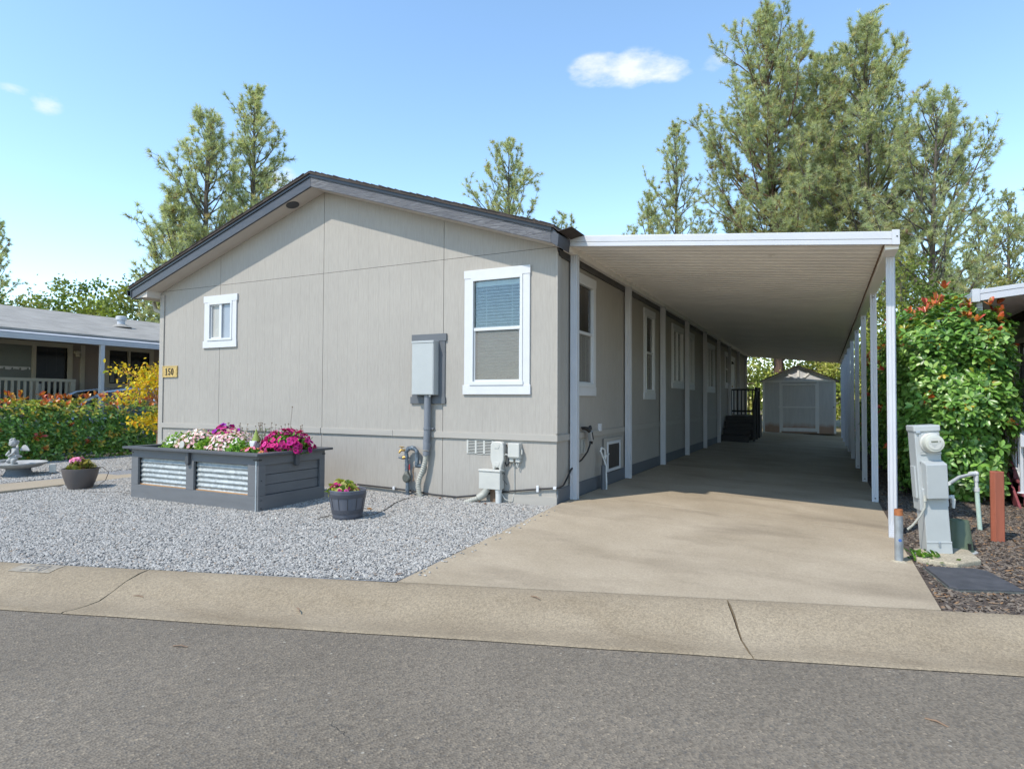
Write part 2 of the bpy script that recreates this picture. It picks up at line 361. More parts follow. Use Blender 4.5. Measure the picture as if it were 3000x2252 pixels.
# ------------------------------------------------------------------ sky, sun, camera
SUN=Vector((-.48,-1.,1.42)).normalized()
el=math.asin(SUN.z)
w=bpy.data.worlds.new('World'); sc.world=w; w.use_nodes=True
nt=w.node_tree; nt.nodes.clear()
def wn(t,**k):
    x=nt.nodes.new(t)
    for a,b in k.items(): setattr(x,a,b)
    return x
sky=wn('ShaderNodeTexSky',sky_type='NISHITA'); sky.sun_disc=False; sky.sun_elevation=el
sky.sun_rotation=math.atan2(SUN.x,SUN.y); sky.altitude=300; sky.air_density=.9; sky.dust_density=.0; sky.ozone_density=.0
bg=wn('ShaderNodeBackground'); bg.inputs['Strength'].default_value=.142
wo=wn('ShaderNodeOutputWorld')
tc=wn('ShaderNodeTexCoord')
def wm(op,a,b=0.,clamp=False):
    x=wn('ShaderNodeMath',operation=op,use_clamp=clamp)
    for i,v in enumerate((a,b)):
        if isinstance(v,(int,float)): x.inputs[i].default_value=v
        else: nt.links.new(v,x.inputs[i])
    return x.outputs[0]
cn=wn('ShaderNodeTexNoise'); cn.inputs['Scale'].default_value=24; cn.inputs['Detail'].default_value=7; cn.inputs['Roughness'].default_value=.58
mp=wn('ShaderNodeMapping'); mp.inputs['Scale'].default_value=(1,1,2.2); nt.links.new(tc.outputs['Generated'],mp.inputs['Vector']); nt.links.new(mp.outputs[0],cn.inputs['Vector'])
tot=None
# small fair-weather clouds: direction, half-width, half-height (as sines of angle), density
for d,a,b,k in [((-.278,.838,.470),.055,.026,1.),((-.235,.851,.469),.055,.028,1.),((-.195,.864,.463),.045,.020,.8),((-.126,.876,.466),.03,.02,.3),((-.839,.412,.355),.02,.014,.55),((-.85,.385,.362),.02,.008,.4),((-.6985,.6416,.317),.03,.022,.9),((.30,.915,.27),.08,.05,.45)]:
    D=Vector(d).normalized(); rx=D.cross(Vector((0,0,1))).normalized(); ry=rx.cross(D)
    def dot(v):
        x=wn('ShaderNodeVectorMath',operation='DOT_PRODUCT'); x.inputs[1].default_value=v; nt.links.new(tc.outputs['Generated'],x.inputs[0]); return x.outputs['Value']
    ex=wm('POWER',wm('MULTIPLY',dot(rx),1/a),2.); ey=wm('POWER',wm('MULTIPLY',dot(ry),1/b),2.)
    f=wm('MULTIPLY',wm('SUBTRACT',1.,wm('ADD',ex,ey),True),wm('GREATER_THAN',dot(D),.2))
    f=wm('MULTIPLY',f,k); tot=f if tot is None else wm('MAXIMUM',tot,f)
cl=wm('MULTIPLY',wm('SUBTRACT',wm('ADD',wm('MULTIPLY',tot,.85),wm('MULTIPLY',cn.outputs['Fac'],2.4)),1.25),1.0,True)
cl=wm('MULTIPLY',cl,wm('MINIMUM',wm('MULTIPLY',tot,2.4),.85))
mx=wn('ShaderNodeMix',data_type='RGBA'); nt.links.new(cl,mx.inputs[0]); hs=wn('ShaderNodeHueSaturation'); hs.inputs['Hue'].default_value=.493; hs.inputs['Saturation'].default_value=1.05; nt.links.new(sky.outputs[0],hs.inputs['Color']); nt.links.new(hs.outputs[0],mx.inputs[6]); mx.inputs[7].default_value=(3.1,3.2,3.4,1)
nt.links.new(mx.outputs[2],bg.inputs['Color']); nt.links.new(bg.outputs[0],wo.inputs['Surface'])
sl=bpy.data.lights.new('sun','SUN'); sl.energy=2.05; sl.angle=R(.9); sl.color=(1,.94,.84)
so=bpy.data.objects.new('sun',sl); COL.objects.link(so); so.rotation_euler=(-SUN).to_track_quat('-Z','Y').to_euler(); so.location=(-10,-20,30)
cam=bpy.data.cameras.new('camera'); co=bpy.data.objects.new('camera',cam); COL.objects.link(co); sc.camera=co
cam.sensor_width=36; cam.lens=1824.3/3000*36; cam.clip_end=2000; cam.clip_start=.05
ya,pi_,ro=R(26.588),R(1.457),R(.2652)
f=Vector((-math.sin(ya)*math.cos(pi_),math.cos(ya)*math.cos(pi_),math.sin(pi_))); r=Vector((math.cos(ya),math.sin(ya),0)); u=r.cross(f)
r2=r*math.cos(ro)+u*math.sin(ro); u2=-r*math.sin(ro)+u*math.cos(ro)
co.matrix_world=Matrix(((r2.x,u2.x,-f.x,3.138),(r2.y,u2.y,-f.y,-7.5857),(r2.z,u2.z,-f.z,1.340),(0,0,0,1)))
vs=sc.view_settings; vs.view_transform='Standard'; vs.look='None'; vs.exposure=1.3; vs.gamma=1.; vs.use_curve_mapping=False
try: sc.cycles.max_bounces=14; sc.cycles.diffuse_bounces=10; sc.cycles.transparent_max_bounces=12
except Exception: pass

# ------------------------------------------------------------------ ground
CU=Vector((.9525,.3045)); CN=Vector((-.3045,.9525))          # along the kerb / towards the houses
def uq(u,q): return (CU.x*u+CN.x*q,CU.y*u+CN.y*q)
QB,QF=-3.335,-4.225
def struct(mb,name,mat,bevel=0.,smooth=False): return mb.build(name,mat,kind='structure',bevel=bevel,smooth=smooth)
g=MB(); xs=[-160,-80,-50,-30,-20,-14,-8,-3,1,4,8,14,20,30,50,80,160]; ys=[-60,-20,-8,-3,0,4,8,14,20,26,32,40,60,100,180]
def gz(x,y):
    z=-.30 if y<=0 else -.30+.14*min(1,y/8.)
    if y>34: z+=(y-34)*.035*max(0,min(1,(x+5)/15.))
    return z
vsx=[(x,y,gz(x,y)) for y in ys for x in xs]; nx=len(xs)
g.add(vsx,[(j*nx+i,j*nx+i+1,(j+1)*nx+i+1,(j+1)*nx+i) for j in range(len(ys)-1) for i in range(nx-1)]); struct(g,'ground','dirt',smooth=True)
# asphalt: one sheet from the kerb to beyond the camera
g=MB(); us=[-60,-20,-10]+[-9+i*.5 for i in range(37)]+[14,24,60]; qs=[QF+.03,QF-.12,QF-1,QF-4,QF-12,QF-30]
rg=rng(3)
vv=[]
for j,q in enumerate(qs):
    for u in us:
        x,y=uq(u,q+(rg.uniform(-.006,.006) if j==0 else 0)); vv.append((x,y,-.212+ (.0 if j==0 else .006 if j==1 else .02 if j<4 else 0)))
g.add(vv,[((j+1)*len(us)+i,(j+1)*len(us)+i+1,j*len(us)+i+1,j*len(us)+i) for j in range(len(qs)-1) for i in range(len(us)-1)]); struct(g,'road','asphalt',smooth=True)
# rolled kerb with gutter, cast in lengths with open joints
prof=[(QB,-.128),(QB-.03,-.122),(QB-.12,-.125),(QB-.28,-.150),(QB-.42,-.192),(QB-.54,-.222),(QB-.66,-.222),(QB-.78,-.212),(QF+.03,-.200),(QF+.012,-.206)]
joints=[-45,-26,-17,-12.7,-7.96,-3.21,1.54,6.29,11.,20,45]
g=MB(); rg=rng(11)
for a,b in zip(joints[:-1],joints[1:]):
    n=max(2,int((b-a)/.4)); U=[a+.007+(b-a-.014)*i/n for i in range(n+1)]; vv=[]
    for i,u in enumerate(U):
        for k,(q,z) in enumerate(prof):
            du=0 
            if i in(0,n): du=rg.uniform(-.005,.005)
            x,y=uq(u+du,q+(rg.uniform(-.006,.006) if k in (0,len(prof)-1) else 0)); vv.append((x,y,z))
    m=len(prof); fs=[(i*m+k,i*m+k+1,(i+1)*m+k+1,(i+1)*m+k) for i in range(n) for k in range(m-1)]
    # end and side skirts
    for i in (0,n):
        base=len(vv)
        for k,(q,z) in enumerate(prof):
            x,y,_=vv[i*m+k]; vv.append((x,y,z-.06))
        fs+=[(i*m+k,base+k,base+k+1,i*m+k+1) for k in range(m-1)]
    base=len(vv)
    for i in range(n+1):
        x,y,z=vv[i*m]; vv.append((x,y,z-.06))
    fs+=[(i*m,(i+1)*m,base+i+1,base+i) for i in range(n)]
    g.add(vv,fs)
struct(g,'kerb','curb',smooth=True)
g=MB(); vv=[uq(u,q)+(z,) for u in(-45,45) for q,z in ((QB+.03,-.17),(QB-.28,-.185),(QB-.5,-.25),(QF-.02,-.235))]; g.add(vv,[(i,i+1,5+i,4+i) for i in range(3)]); struct(g,'gutter_dirt','mulchbed')
def yfront(x): return (QB+.012-CN.x*x)/CN.y
def slabz(x,y):
    z0=-.04*x
    if y>=0: return z0
    t=min(1,y/yfront(x)); return z0+( -.126-z0)*t
# concrete driveway slab
g=MB(); X0,X1=.05,3.87; nxx=16; ysl=[1.,.8,.6,.4,.2,0]
cols=[]
for i in range(nxx+1):
    x=X0+(X1-X0)*i/nxx; yf=yfront(x); c=[(x,yf*t,slabz(x,yf*t)) for t in ysl]+[(x,y,slabz(x,y)) for y in (.4,2.5,4,7,10,14,18,22.9)]
    for yj in (.74,5.6,11.2,17.):
        for dy,dz in ((-.009,0),(-.004,-.012),(.004,-.012),(.009,0)): c.append((x,yj+dy,slabz(x,yj)+dz))
    c.sort(key=lambda p:p[1])
    cols.append(c)
m=len(cols[0]); vv=[p for c in cols for p in c]; fs=[(i*m+k,(i+1)*m+k,(i+1)*m+k+1,i*m+k+1) for i in range(nxx) for k in range(m-1)]
b=len(vv); edge=[i*m for i in range(nxx+1)]; vv+=[(vv[i][0],vv[i][1],vv[i][2]-.09) for i in edge]; fs+=[(edge[i],b+i,b+i+1,edge[i+1]) for i in range(nxx)]
b=len(vv); edge=[nxx*m+k for k in range(m)]; vv+=[(vv[i][0],vv[i][1],vv[i][2]-.12) for i in edge]; fs+=[(edge[i],b+i,b+i+1,edge[i+1]) for i in range(m-1)]
g.add(vv,fs); struct(g,'driveway','drive')
def gravz(y): return -.055+.02*max(y,-4) if y<0 else -.055
def bed(name,mat,polyX,yf,yb,zf,dz=0.,n=26):
    g=MB(); vv=[];m=14
    for i in range(n+1):
        x=polyX[0]+(polyX[1]-polyX[0])*i/n; a,b=yf(x),yb(x)
        for k in range(m):
            y=a+(b-a)*k/(m-1); vv.append((x,y,zf(x,y)+dz))
    g.add(vv,[(i*m+k,(i+1)*m+k,(i+1)*m+k+1,i*m+k+1) for i in range(n) for k in range(m-1)]); return g
gb=bed('g','x',(-16,.045),lambda x:yfront(x)-.01,lambda x:5. if x<-8.2 else .02,lambda x,y:gravz(y))
struct(gb,'gravel_bed','gravelbed')
mulz=lambda x,y:-.150
mb_=bed('m','x',(3.86,15),lambda x:yfront(x)-.01,lambda x:20,mulz); struct(mb_,'mulch_bed','mulchbed')
g=MB(); pl=[(-8.95,-6.2),(-8.06,-6.0),(-8.0,-2.5),(-7.98,-.6),(-8.2,.9),(-8.35,4.),(-9.15,4.),(-9.1,.5),(-8.85,-1.3),(-8.95,-2.3)]
g.prism(pl,'z',-.2,-.066); struct(g,'path','path',bevel=.01)

def scatter_stuff(name,src,mat,density,size,smin,smax,seed,upright=False,kind='stuff',tilt=.5,sub=2):
    me=src; ng=bpy.data.node_groups.new(name,'GeometryNodeTree')
    ng.interface.new_socket('Geometry',in_out='INPUT',socket_type='NodeSocketGeometry'); ng.interface.new_socket('Geometry',in_out='OUTPUT',socket_type='NodeSocketGeometry')
    N=lambda t,**k: [ (x:=ng.nodes.new(t)), [setattr(x,a,b) for a,b in k.items()] ][0]
    gi=N('NodeGroupInput'); go=N('NodeGroupOutput'); dp=N('GeometryNodeDistributePointsOnFaces'); dp.inputs['Density'].default_value=density; dp.inputs['Seed'].default_value=seed
    ic=N('GeometryNodeMeshIcoSphere'); ic.inputs['Radius'].default_value=1.; ic.inputs['Subdivisions'].default_value=sub
    ss=N('GeometryNodeSetShadeSmooth'); sm=N('GeometryNodeSetMaterial'); sm.inputs['Material'].default_value=M[mat]
    ip=N('GeometryNodeInstanceOnPoints'); rv=N('FunctionNodeRandomValue',data_type='FLOAT_VECTOR'); rs=N('FunctionNodeRandomValue',data_type='FLOAT_VECTOR')
    rv.inputs['Min'].default_value=(-tilt,-tilt,0); rv.inputs['Max'].default_value=(tilt,tilt,6.283)
    rs.inputs['Min'].default_value=tuple(a*smin for a in size); rs.inputs['Max'].default_value=tuple(a*smax for a in size)
    rv.inputs['Seed'].default_value=seed+1; rs.inputs['Seed'].default_value=seed+2
    L=ng.links.new
    L(gi.outputs[0],dp.inputs['Mesh']); L(ic.outputs['Mesh'],ss.inputs[0]); L(ss.outputs[0],sm.inputs[0]); L(dp.outputs['Points'],ip.inputs['Points']); L(sm.outputs[0],ip.inputs['Instance'])
    L(rv.outputs[0],ip.inputs['Rotation']); L(rs.outputs[0],ip.inputs['Scale']); L(ip.outputs[0],go.inputs[0])
    o=me.build(name,mat,kind=kind); md=o.modifiers.new('scatter','NODES'); md.node_group=ng
    return o
# gravel stones, leaving out what the house, path and planter cover
g=MB()
def patch(x0,x1,ylo,yhi,zf,nx=10,ny=6,dz=.004):
    vv=[]
    for i in range(nx+1):
        x=x0+(x1-x0)*i/nx; a,b=ylo(x),yhi(x)
        for k in range(ny+1):
            y=a+(b-a)*k/ny; vv.append((x,y,zf(x,y)+dz))
    m=ny+1; g.add(vv,[(i*m+k,(i+1)*m+k,(i+1)*m+k+1,i*m+k+1) for i in range(nx) for k in range(ny)])
patch(-7.95,.03,lambda x:yfront(x)+.012,lambda x:-.02,lambda x,y:gravz(y),16,8)
scatter_stuff('gravel',g,'pebble',3000,(.0158,.0118,.0078),.6,1.25,5,tilt=.7)
g=MB(); patch(.04,.17,lambda x:yfront(x)+.02,lambda x:-.4,lambda x,y:slabz(x,y),2,8)
scatter_stuff('stray_gravel',g,'pebble',130,(.016,.012,.008),.5,1.1,15,tilt=.4)
g=MB(); patch(-15.5,-9.12,lambda x:max(yfront(x)+.012,-6.5),lambda x:4.5,lambda x,y:gravz(y),10,10)
scatter_stuff('gravel_strip',g,'pebble',1500,(.020,.015,.010),.7,1.3,9,tilt=.7)
g=MB(); patch(3.9,7.2,lambda x:yfront(x)+.012,lambda x:3.6,lambda x,y:mulz(x,y),8,8)
scatter_stuff('bark_mulch',g,'chip',1500,(.034,.0125,.006),.45,1.35,21,tilt=.45,sub=1)
g=MB(); patch(3.9,5.6,lambda x:3.6,lambda x:9,lambda x,y:mulz(x,y),4,4)
scatter_stuff('leaf_mulch',g,'chip',500,(.036,.014,.006),.5,1.3,22,tilt=.45,sub=1)

# ------------------------------------------------------------------ the home
HW=8.13; RX=-4.065; HL=21.9  # home's unseen rear end is lengthened so that it shades the shed
def soffz(x): return 4.69-.326*abs(x-RX)
def wall(axis,sgn,off,u0,u1,z0,ztop,holes,pitch,seams=(),gw=.006,gd=.0008,phase=0.):
    """grooved panel siding in the plane axis=off; outward direction sgn along the other axis; holes (a,b,za,zb)"""
    mb=MB(); bp={u0,u1}
    for a,b,_,_ in holes: bp|={max(u0,a),min(u1,b)}
    gr=[];u=u0+phase
    while u<u1-.02:
        if u>u0+.02: gr.append((u,u+gw,gd))
        u+=pitch
    for s_ in seams: gr=[q for q in gr if abs(q[0]-s_)>.05]; gr.append((s_-.004,s_+.004,.03))
    for a,b,_ in gr: bp|={a,b}
    if axis=='x': bp.add(RX)
    B=sorted(b for b in bp if u0-1e-6<=b<=u1+1e-6)
    def P(u,d,z): return (u,off-sgn*d,z) if axis=='x' else (off-sgn*d,u,z)
    prev=None
    for a,b in zip(B[:-1],B[1:]):
        if b-a<1e-5: continue
        m=(a+b)/2; d=0
        for ga,gb_,dd in gr:
            if ga-1e-6<=m<=gb_+1e-6: d=dd
        cuts=sorted([(za,zb) for ha,hb,za,zb in holes if ha-1e-6<=m<=hb+1e-6]); z=z0; iv=[]
        for za,zb in cuts:
            if za>z: iv.append((z,za))
            z=max(z,zb)
        iv.append((z,None))
        for za,zb in iv:
            zl,zr=(ztop(a),ztop(b)) if zb is None else (zb,zb)
            if zl<=za+1e-4 and zr<=za+1e-4: continue
            mb.add([P(a,d,za),P(b,d,za),P(b,d,zr),P(a,d,zl)],[(0,1,2,3)])
        if prev is not None and abs(prev-d)>1e-6:
            zt=ztop(a); mb.add([P(a,prev,z0),P(a,d,z0),P(a,d,zt),P(a,prev,zt)],[(0,1,2,3)])
        prev=d
    return mb
home=thing('mobile_home','long grey single-storey home with dark low-pitched roof and white window trim','house',(-4.065,0,-.05))
W1=(-1.30,-.49,1.56,3.05); W0=(-6.78,-6.16,2.38,3.07)      # front window openings
SW=[(.62,1.40,1.55,3.06),(4.50,5.16,1.51,3.05),(7.0,8.1,1.78,3.03),(8.85,9.55,1.78,3.03),(11.85,13.1,1.75,3.0),(15.6,16.3,1.95,3.0)]
DOOR=(17.2,18.2,.9,2.95)
fw=wall('x',-1,0,-HW,0,-.06,lambda x:soffz(x)-.0,[W1,W0,(-HW,-4.075,3.369,3.374),(-4.06,0,3.369,3.374)],.2032,(-4.068,-1.772,-6.5),phase=.102)
fw.build('front_wall','siding',home)
swl=wall('y',1,0,0,HL,0.,lambda y:3.36,SW+[DOOR,(1.96,2.82,.17,.70)],.2032,phase=.1); swl.build('side_wall','siding',home)
g=MB(); g.add([(-HW,0,-.1),(-HW,HL,-.1),(-HW,HL,3.36),(-HW,0,3.36)],[(0,1,2,3)]).add([(-HW,HL,-.1),(0,HL,-.1),(0,HL,3.36),(RX,HL,4.69),(-HW,HL,3.36)],[(0,1,2,3,4)]); g.build('rear_wall','siding',home)
g=MB(); g.box(-HW+.02,-.02,.02,HL-.02,.85,.9); 
g.box(-HW+.02,-.25,3.2,3.25,.9,3.3); g.build('floor','interior',home)
# trim boards
g=MB(); g.box(-HW-.018,-HW+.10,-.022,.0,-.06,3.31).box(-.012,.016,-.018,.0,.9,3.33); g.box(0,.018,-.015,.085,.9,3.30); build_each(g,'corner_board','trimwall',home,bevel=.003)
g=MB(); g.box(-HW+.10,-4.075,-.028,.0,.80,.888).box(-4.061,-2.645,-.028,0,.80,.888).box(-2.641,.02,-.028,.0,.80,.888); build_each(g,'belly_band','trimwall',home,bevel=.003)
g=MB(); g.box(.0,.022,-.027,.42,.80,.886).box(.0,.022,.66,HL,.80,.886); build_each(g,'belly_band','trimwall',home,bevel=.003)
g=MB(); g.box(.001,.024,.0,HL,-.02,.18); g.build('base_board','base',home,bevel=.003)
g=MB(); g.box(-1.15,.012,-.02,.0,-.06,.075); g.build('base_board','trimwall',home)
# roof slabs, fascias, soffit
TH=.235; YO=-.32
def roofprism(mb,xa,xb,dz0,dz1,ya,yb):
    za,zb=soffz(xa),soffz(xb); mb.prism([(xa,za+dz0),(xb,zb+dz0),(xb,zb+dz1),(xa,za+dz1)],'y',ya,yb)
g=MB(); roofprism(g,-8.60,RX,.195,.235,YO-.035,HL+.3); roofprism(g,RX,.10,.195,.235,YO-.035,HL+.3)
rg=rng(4)
x=-8.60
while x<.05:                                                       # ragged butt edges of the courses along the rake
    b=min(x+rg.uniform(.10,.17),.08)
    if not (x<RX<b): 
        za,zb=soffz(x)+.236,soffz(b)+.236; k=rg.uniform(.006,.02); g.prism([(x,za-.004),(b,zb-.004),(b,zb+(k if x<RX else .002)),(x,za+(.002 if x<RX else k))],'y',YO-.035-rg.uniform(.002,.012),YO+.4)
    x=b
g.build('roof','shingle',home)
g=MB(); roofprism(g,-8.55,RX-.002,-.002,.185,YO,YO+.035); fl=g.build('rake_fascia','fascia_dark',home,bevel=.003)
g=MB(); roofprism(g,RX+.002,.045,-.002,.185,YO,YO+.035); fr=g.build('rake_fascia','fascia',home,bevel=.003); fr['label']='weathered grey rake board with peeling cracked paint'
g=MB(); roofprism(g,-8.57,RX,.15,.199,YO-.018,YO+.02); roofprism(g,RX,.06,.15,.199,YO-.018,YO+.02); g.build('drip_edge','black',home)
g=MB(); roofprism(g,-8.53,RX,-.0,.018,YO+.037,-.001); roofprism(g,RX,.04,-.0,.018,YO+.037,-.001); g.build('soffit','soffit',home)
g=MB(); g.prism([(-8.53,soffz(-8.53)),(-HW-.02,soffz(-8.53)),(-HW-.02,soffz(-HW)),(-8.53,soffz(-8.53)+.02)],'y',YO+.04,HL); g.build('soffit','soffit',home)
g=MB(); T=Matrix.Translation((-4.60,-.165,soffz(-4.60)-.004))@Matrix.Rotation(-math.atan(.326),4,'Y'); g.T=T; g.lathe([(0,0),(.085,0),(.085,.004),(0,.004)],(0,0,0)); sv=g.build('soffit_vent','black',home)
g=MB(); g.T=T; g.lathe([(.083,-.006),(.105,-.006),(.105,.003),(.083,.003)],(0,0,0)); g.build('vent_ring','fascia_dark',sv)
# gutters: left eave seen end-on, right eave stub above the corner
z=soffz(-8.55)
g=MB(); g.prism([(-8.56,z+.03),(-8.67,z+.05),(-8.70,z+.165),(-8.685,z+.165),(-8.66,z+.065),(-8.575,z+.045),(-8.575,z+.17),(-8.56,z+.17)],'y',YO-.005,HL); g.build('gutter','black',home)
g=MB(); g.prism([(-8.565,z+.02),(-8.565,z+.17),(-8.545,z+.17),(-8.545,z+.02)],'y',YO-.012,HL); g.prism([(-8.565,z+.0),(-8.56,z-.014),(-HW-.15,z+.0),(-HW-.15,z+.014)],'y',YO+.04,YO+.09); g.build('eave_trim','black',home)
z=soffz(.04)
g=MB(); g.prism([(.047,z+.0),(.135,z-.06),(.15,z+.10),(.135,z+.10),(.047,z+.21)],'y',YO+.002,.085); g.build('gutter','fascia_dark',home); 
g=MB(); g.box(.0,.030,.02,HL,3.255,3.345); g.build('eave_trim','black',home)
g=MB(); g.prism([(.04,z+.225),(.16,z+.12),(.34,z+.155),(.34,z+.162),(.16,z+.132),(.04,z+.245)],'y',YO-.03,YO+.5); g.build('flashing','shingle',home)
# roof jack stub at the far left eave (white downspout elbow)
g=MB(); g.tube([(-8.60,.15,3.22),(-8.50,.13,3.06),(-8.22,.1,2.98),(-8.20,.1,2.8)],.038,8); g.build('downspout_elbow','taupe_trim',home,smooth=True)

def double_hung(axis,a,b,z0,z1,meet,tw,parent,head=.115,foot=.12,blinds=True,slats=True,glassname='glass'):
    """window with board trim. axis x: front wall facing -y; axis y: side wall facing +x"""
    def Bx(mb,u0,u1,d0,d1,za,zb):        # d = distance outward from the wall plane
        if axis=='x': mb.box(u0,u1,-d1,-d0,za,zb)
        else: mb.box(d0,d1,u0,u1,za,zb)
    g=MB(); Bx(g,a-tw,a,-.0,.026,z0-foot,z1+.0); Bx(g,b,b+tw,-.0,.026,z0-foot,z1); Bx(g,a-tw-.008,b+tw+.008,-.0,.031,z1,z1+head); Bx(g,a-tw-.022,b+tw+.012,-.0,.030,z0-foot-.02,z0-.008)
    win=g.build('window','white',parent,bevel=.003)
    fr=.04
    g=MB(); Bx(g,a,a+fr,-.06,.036,z0,z1); Bx(g,b-fr,b,-.06,.036,z0,z1); Bx(g,a+fr,b-fr,-.06,.036,z1-fr,z1); Bx(g,a-.012,b+.012,-.06,.042,z0-.012,z0+fr)
    if meet: Bx(g,a+fr,b-fr,-.05,.018,meet-.022,meet+.022)
    if meet:
        for za,zb in ((z0+fr,meet-.022),): Bx(g,a+fr,a+fr+.022,-.05,.006,za,zb); Bx(g,b-fr-.022,b-fr,-.05,.006,za,zb); Bx(g,a+fr+.022,b-fr-.022,-.05,.006,za,za+.024)
    g.build('window_frame','vinyl',win,bevel=.002)
    g=MB(); 
    if meet: Bx(g,a+fr,b-fr,-.012,-.008,meet+.022,z1-fr); Bx(g,a+fr+.022,b-fr-.022,-.032,-.028,z0+fr+.024,meet-.022)
    else: Bx(g,a+fr,b-fr,-.032,-.028,z0+fr,z1-fr)
    g.build('pane',glassname,win)
    if meet:
        g=MB(); Bx(g,a+fr,b-fr,-.006,-.004,z0+fr,meet-.022); g.build('insect_screen','fly_screen',win)
    if blinds:
        g=MB(); z=z0+fr+.03; k=0
        while z<z1-fr-.09:
            tl=.019 if (meet and z<meet) else .011
            for (d0,d1,za) in ((-.115,-.068,z),):
                if axis=='x': g.add([(a+fr,.115,z+tl),(b-fr,.115,z+tl),(b-fr,.068,z-tl),(a+fr,.068,z-tl),(a+fr,.115,z+tl+.003),(b-fr,.115,z+tl+.003),(b-fr,.068,z-tl+.003),(a+fr,.068,z-tl+.003)],[(0,3,2,1),(4,5,6,7),(3,7,6,2),(0,1,5,4)])
                else: g.add([(-.115,a+fr,z+tl),(-.115,b-fr,z+tl),(-.068,b-fr,z-tl),(-.068,a+fr,z-tl),(-.115,a+fr,z+tl+.003),(-.115,b-fr,z+tl+.003),(-.068,b-fr,z-tl+.003),(-.068,a+fr,z-tl+.003)],[(0,1,2,3),(4,7,6,5),(3,2,6,7),(0,4,5,1)])
            z+=.044
        for t_ in (.25,.75):
            u=a+(b-a)*t_
            if axis=='x': g.box(u-.002,u+.002,.064,.067,z0+fr,z1-fr)
            else: g.box(-.067,-.064,u-.002,u+.002,z0+fr,z1-fr)
        if axis=='x': g.box(a+fr,b-fr,.055,.12,z1-fr-.07,z1-fr)
        else: g.box(-.12,-.055,a+fr,b-fr,z1-fr-.07,z1-fr)
        g.build('blinds','blind',win)
    g=MB(); 
    if axis=='x': g.box(a-.1,b+.1,.5,.52,z0-.1,z1+.1)
    else: g.box(-.52,-.5,a-.1,b+.1,z0-.1,z1+.1)
    g.build('room_backing','interior',win)
    return win
double_hung('x',W1[0],W1[1],W1[2],W1[3],2.33,.105,home)
# small front slider with frosted panes
a,b,z0,z1=W0
g=MB(); g.box(a-.105,a,-.026,0,z0-.11,z1).box(b,b+.105,-.026,0,z0-.11,z1).box(a-.125,b+.125,-.031,0,z1,z1+.12).box(a-.135,b+.115,-.030,0,z0-.125,z0-.0); sw=g.build('window','white',home,bevel=.003)
g=MB(); g.box(a,a+.04,-.036,.06,z0,z1).box(b-.04,b,-.036,.06,z0,z1).box(a+.04,b-.04,-.036,.06,z1-.04,z1).box(a-.01,b+.01,-.042,.06,z0+.001,z0+.04).box(-6.50,-6.44,-.02,.05,z0+.04,z1-.04); g.box(a+.04,a+.065,-.004,.05,z0+.04,z1-.04).box(a+.065,-6.50,-.004,.05,z0+.04,z0+.065).box(a+.065,-6.50,-.004,.05,z1-.065,z1-.04); g.build('window_frame','vinyl',sw,bevel=.002)
g=MB(); g.box(a+.04,-6.50,.02,.025,z0+.04,z1-.04); g.build('pane','frost_l',sw)
g=MB(); g.box(-6.44,b-.04,.01,.015,z0+.04,z1-.04); g.build('pane','frost_r',sw)
for k,(a,b,z0,z1) in enumerate(SW):
    if k in (2,3,4):
        wn_=double_hung('y',a,b,z0,z1,None,.10,home,blinds=False)
        g=MB(); g.box(-.05,.014,(a+b)/2-.025,(a+b)/2+.025,z0+.04,z1-.04); g.build('mullion','vinyl',wn_)
    else: double_hung('y',a,b,z0,z1,(z0+z1)/2+.02,.10,home,blinds=(k==0))
# entry door beside the steps, lamp, crawl-space hatch, vents, outlet
g=MB(); y0,y1,z0,z1=DOOR
g.box(-.04,.0,y0,y1,z0,z1); dr=g.build('door','white',home,bevel=.004)
g=MB(); g.box(0,.025,y0-.1,y0,z0-.02,z1+.1).box(0,.025,y1,y1+.1,z0-.02,z1+.1).box(0,.03,y0,y1,z1,z1+.1); g.build('door_frame','white',dr)
g=MB(); g.ball((.05,y0+.08,z0+1.0),.03).tube([(0,y0+.08,z0+1.),(.05,y0+.08,z0+1.)],.012); g.build('handle','brass',dr,smooth=True)
g=MB(); g.box(.0,.05,16.62,16.74,2.72,2.84); g.tube([(.05,16.68,2.78),(.13,16.68,2.80),(.13,16.68,2.72)],[.02,.02,.06],10); g.build('porch_lamp','black',home)
g=MB(); g.box(.022,.030,1.88,2.93,.19,.74); ac=g.build('access_panel','trimwall',home,bevel=.003)
g=MB(); 
for p in ((2.03,2.08,.2,.68),(2.69,2.74,.2,.68)): g.box(.03,.045,p[0],p[1],p[2],p[3])
g.box(.03,.045,2.08,2.69,.2,.245).box(.03,.045,2.08,2.69,.635,.68); g.build('hatch_frame','white',ac,bevel=.003)
g=MB(); g.box(.03,.034,2.08,2.69,.245,.635); g.build('mesh_screen','screen',ac)
def louvre(axis,a,b,z0,z1,cols,rows,parent,mat):
    g=MB(); d=.012
    def Bx(u0,u1,d0,d1,za,zb):
        if axis=='x': g.box(u0,u1,-d1,-d0,za,zb)
        else: g.box(d0,d1,u0,u1,za,zb)
    cw=(b-a)/cols
    for i in range(cols+1):
        u=a+i*cw; Bx(u-.013,u+.013,.002,d,z0-.0,z1)
    rh=(z1-z0)/rows
    for j in range(rows+1):
        z=z0+j*rh
        for i in range(cols): Bx(a+i*cw+.013,a+(i+1)*cw-.013,.002,d-.002,z-.0045,z+.0045)
    v=g.build('crawl_vent',mat,parent)
    g=MB(); 
    if axis=='x': g.box(a,b,-.0015,0,z0,z1)
    else: g.box(0,.0015,a,b,z0,z1)
    g.build('vent_back','interior',v)
louvre('x',-1.35,-.95,.595,.785,3,9,home,'telco')
louvre('y',.69,1.06,.585,.78,3,12,home,'telco')
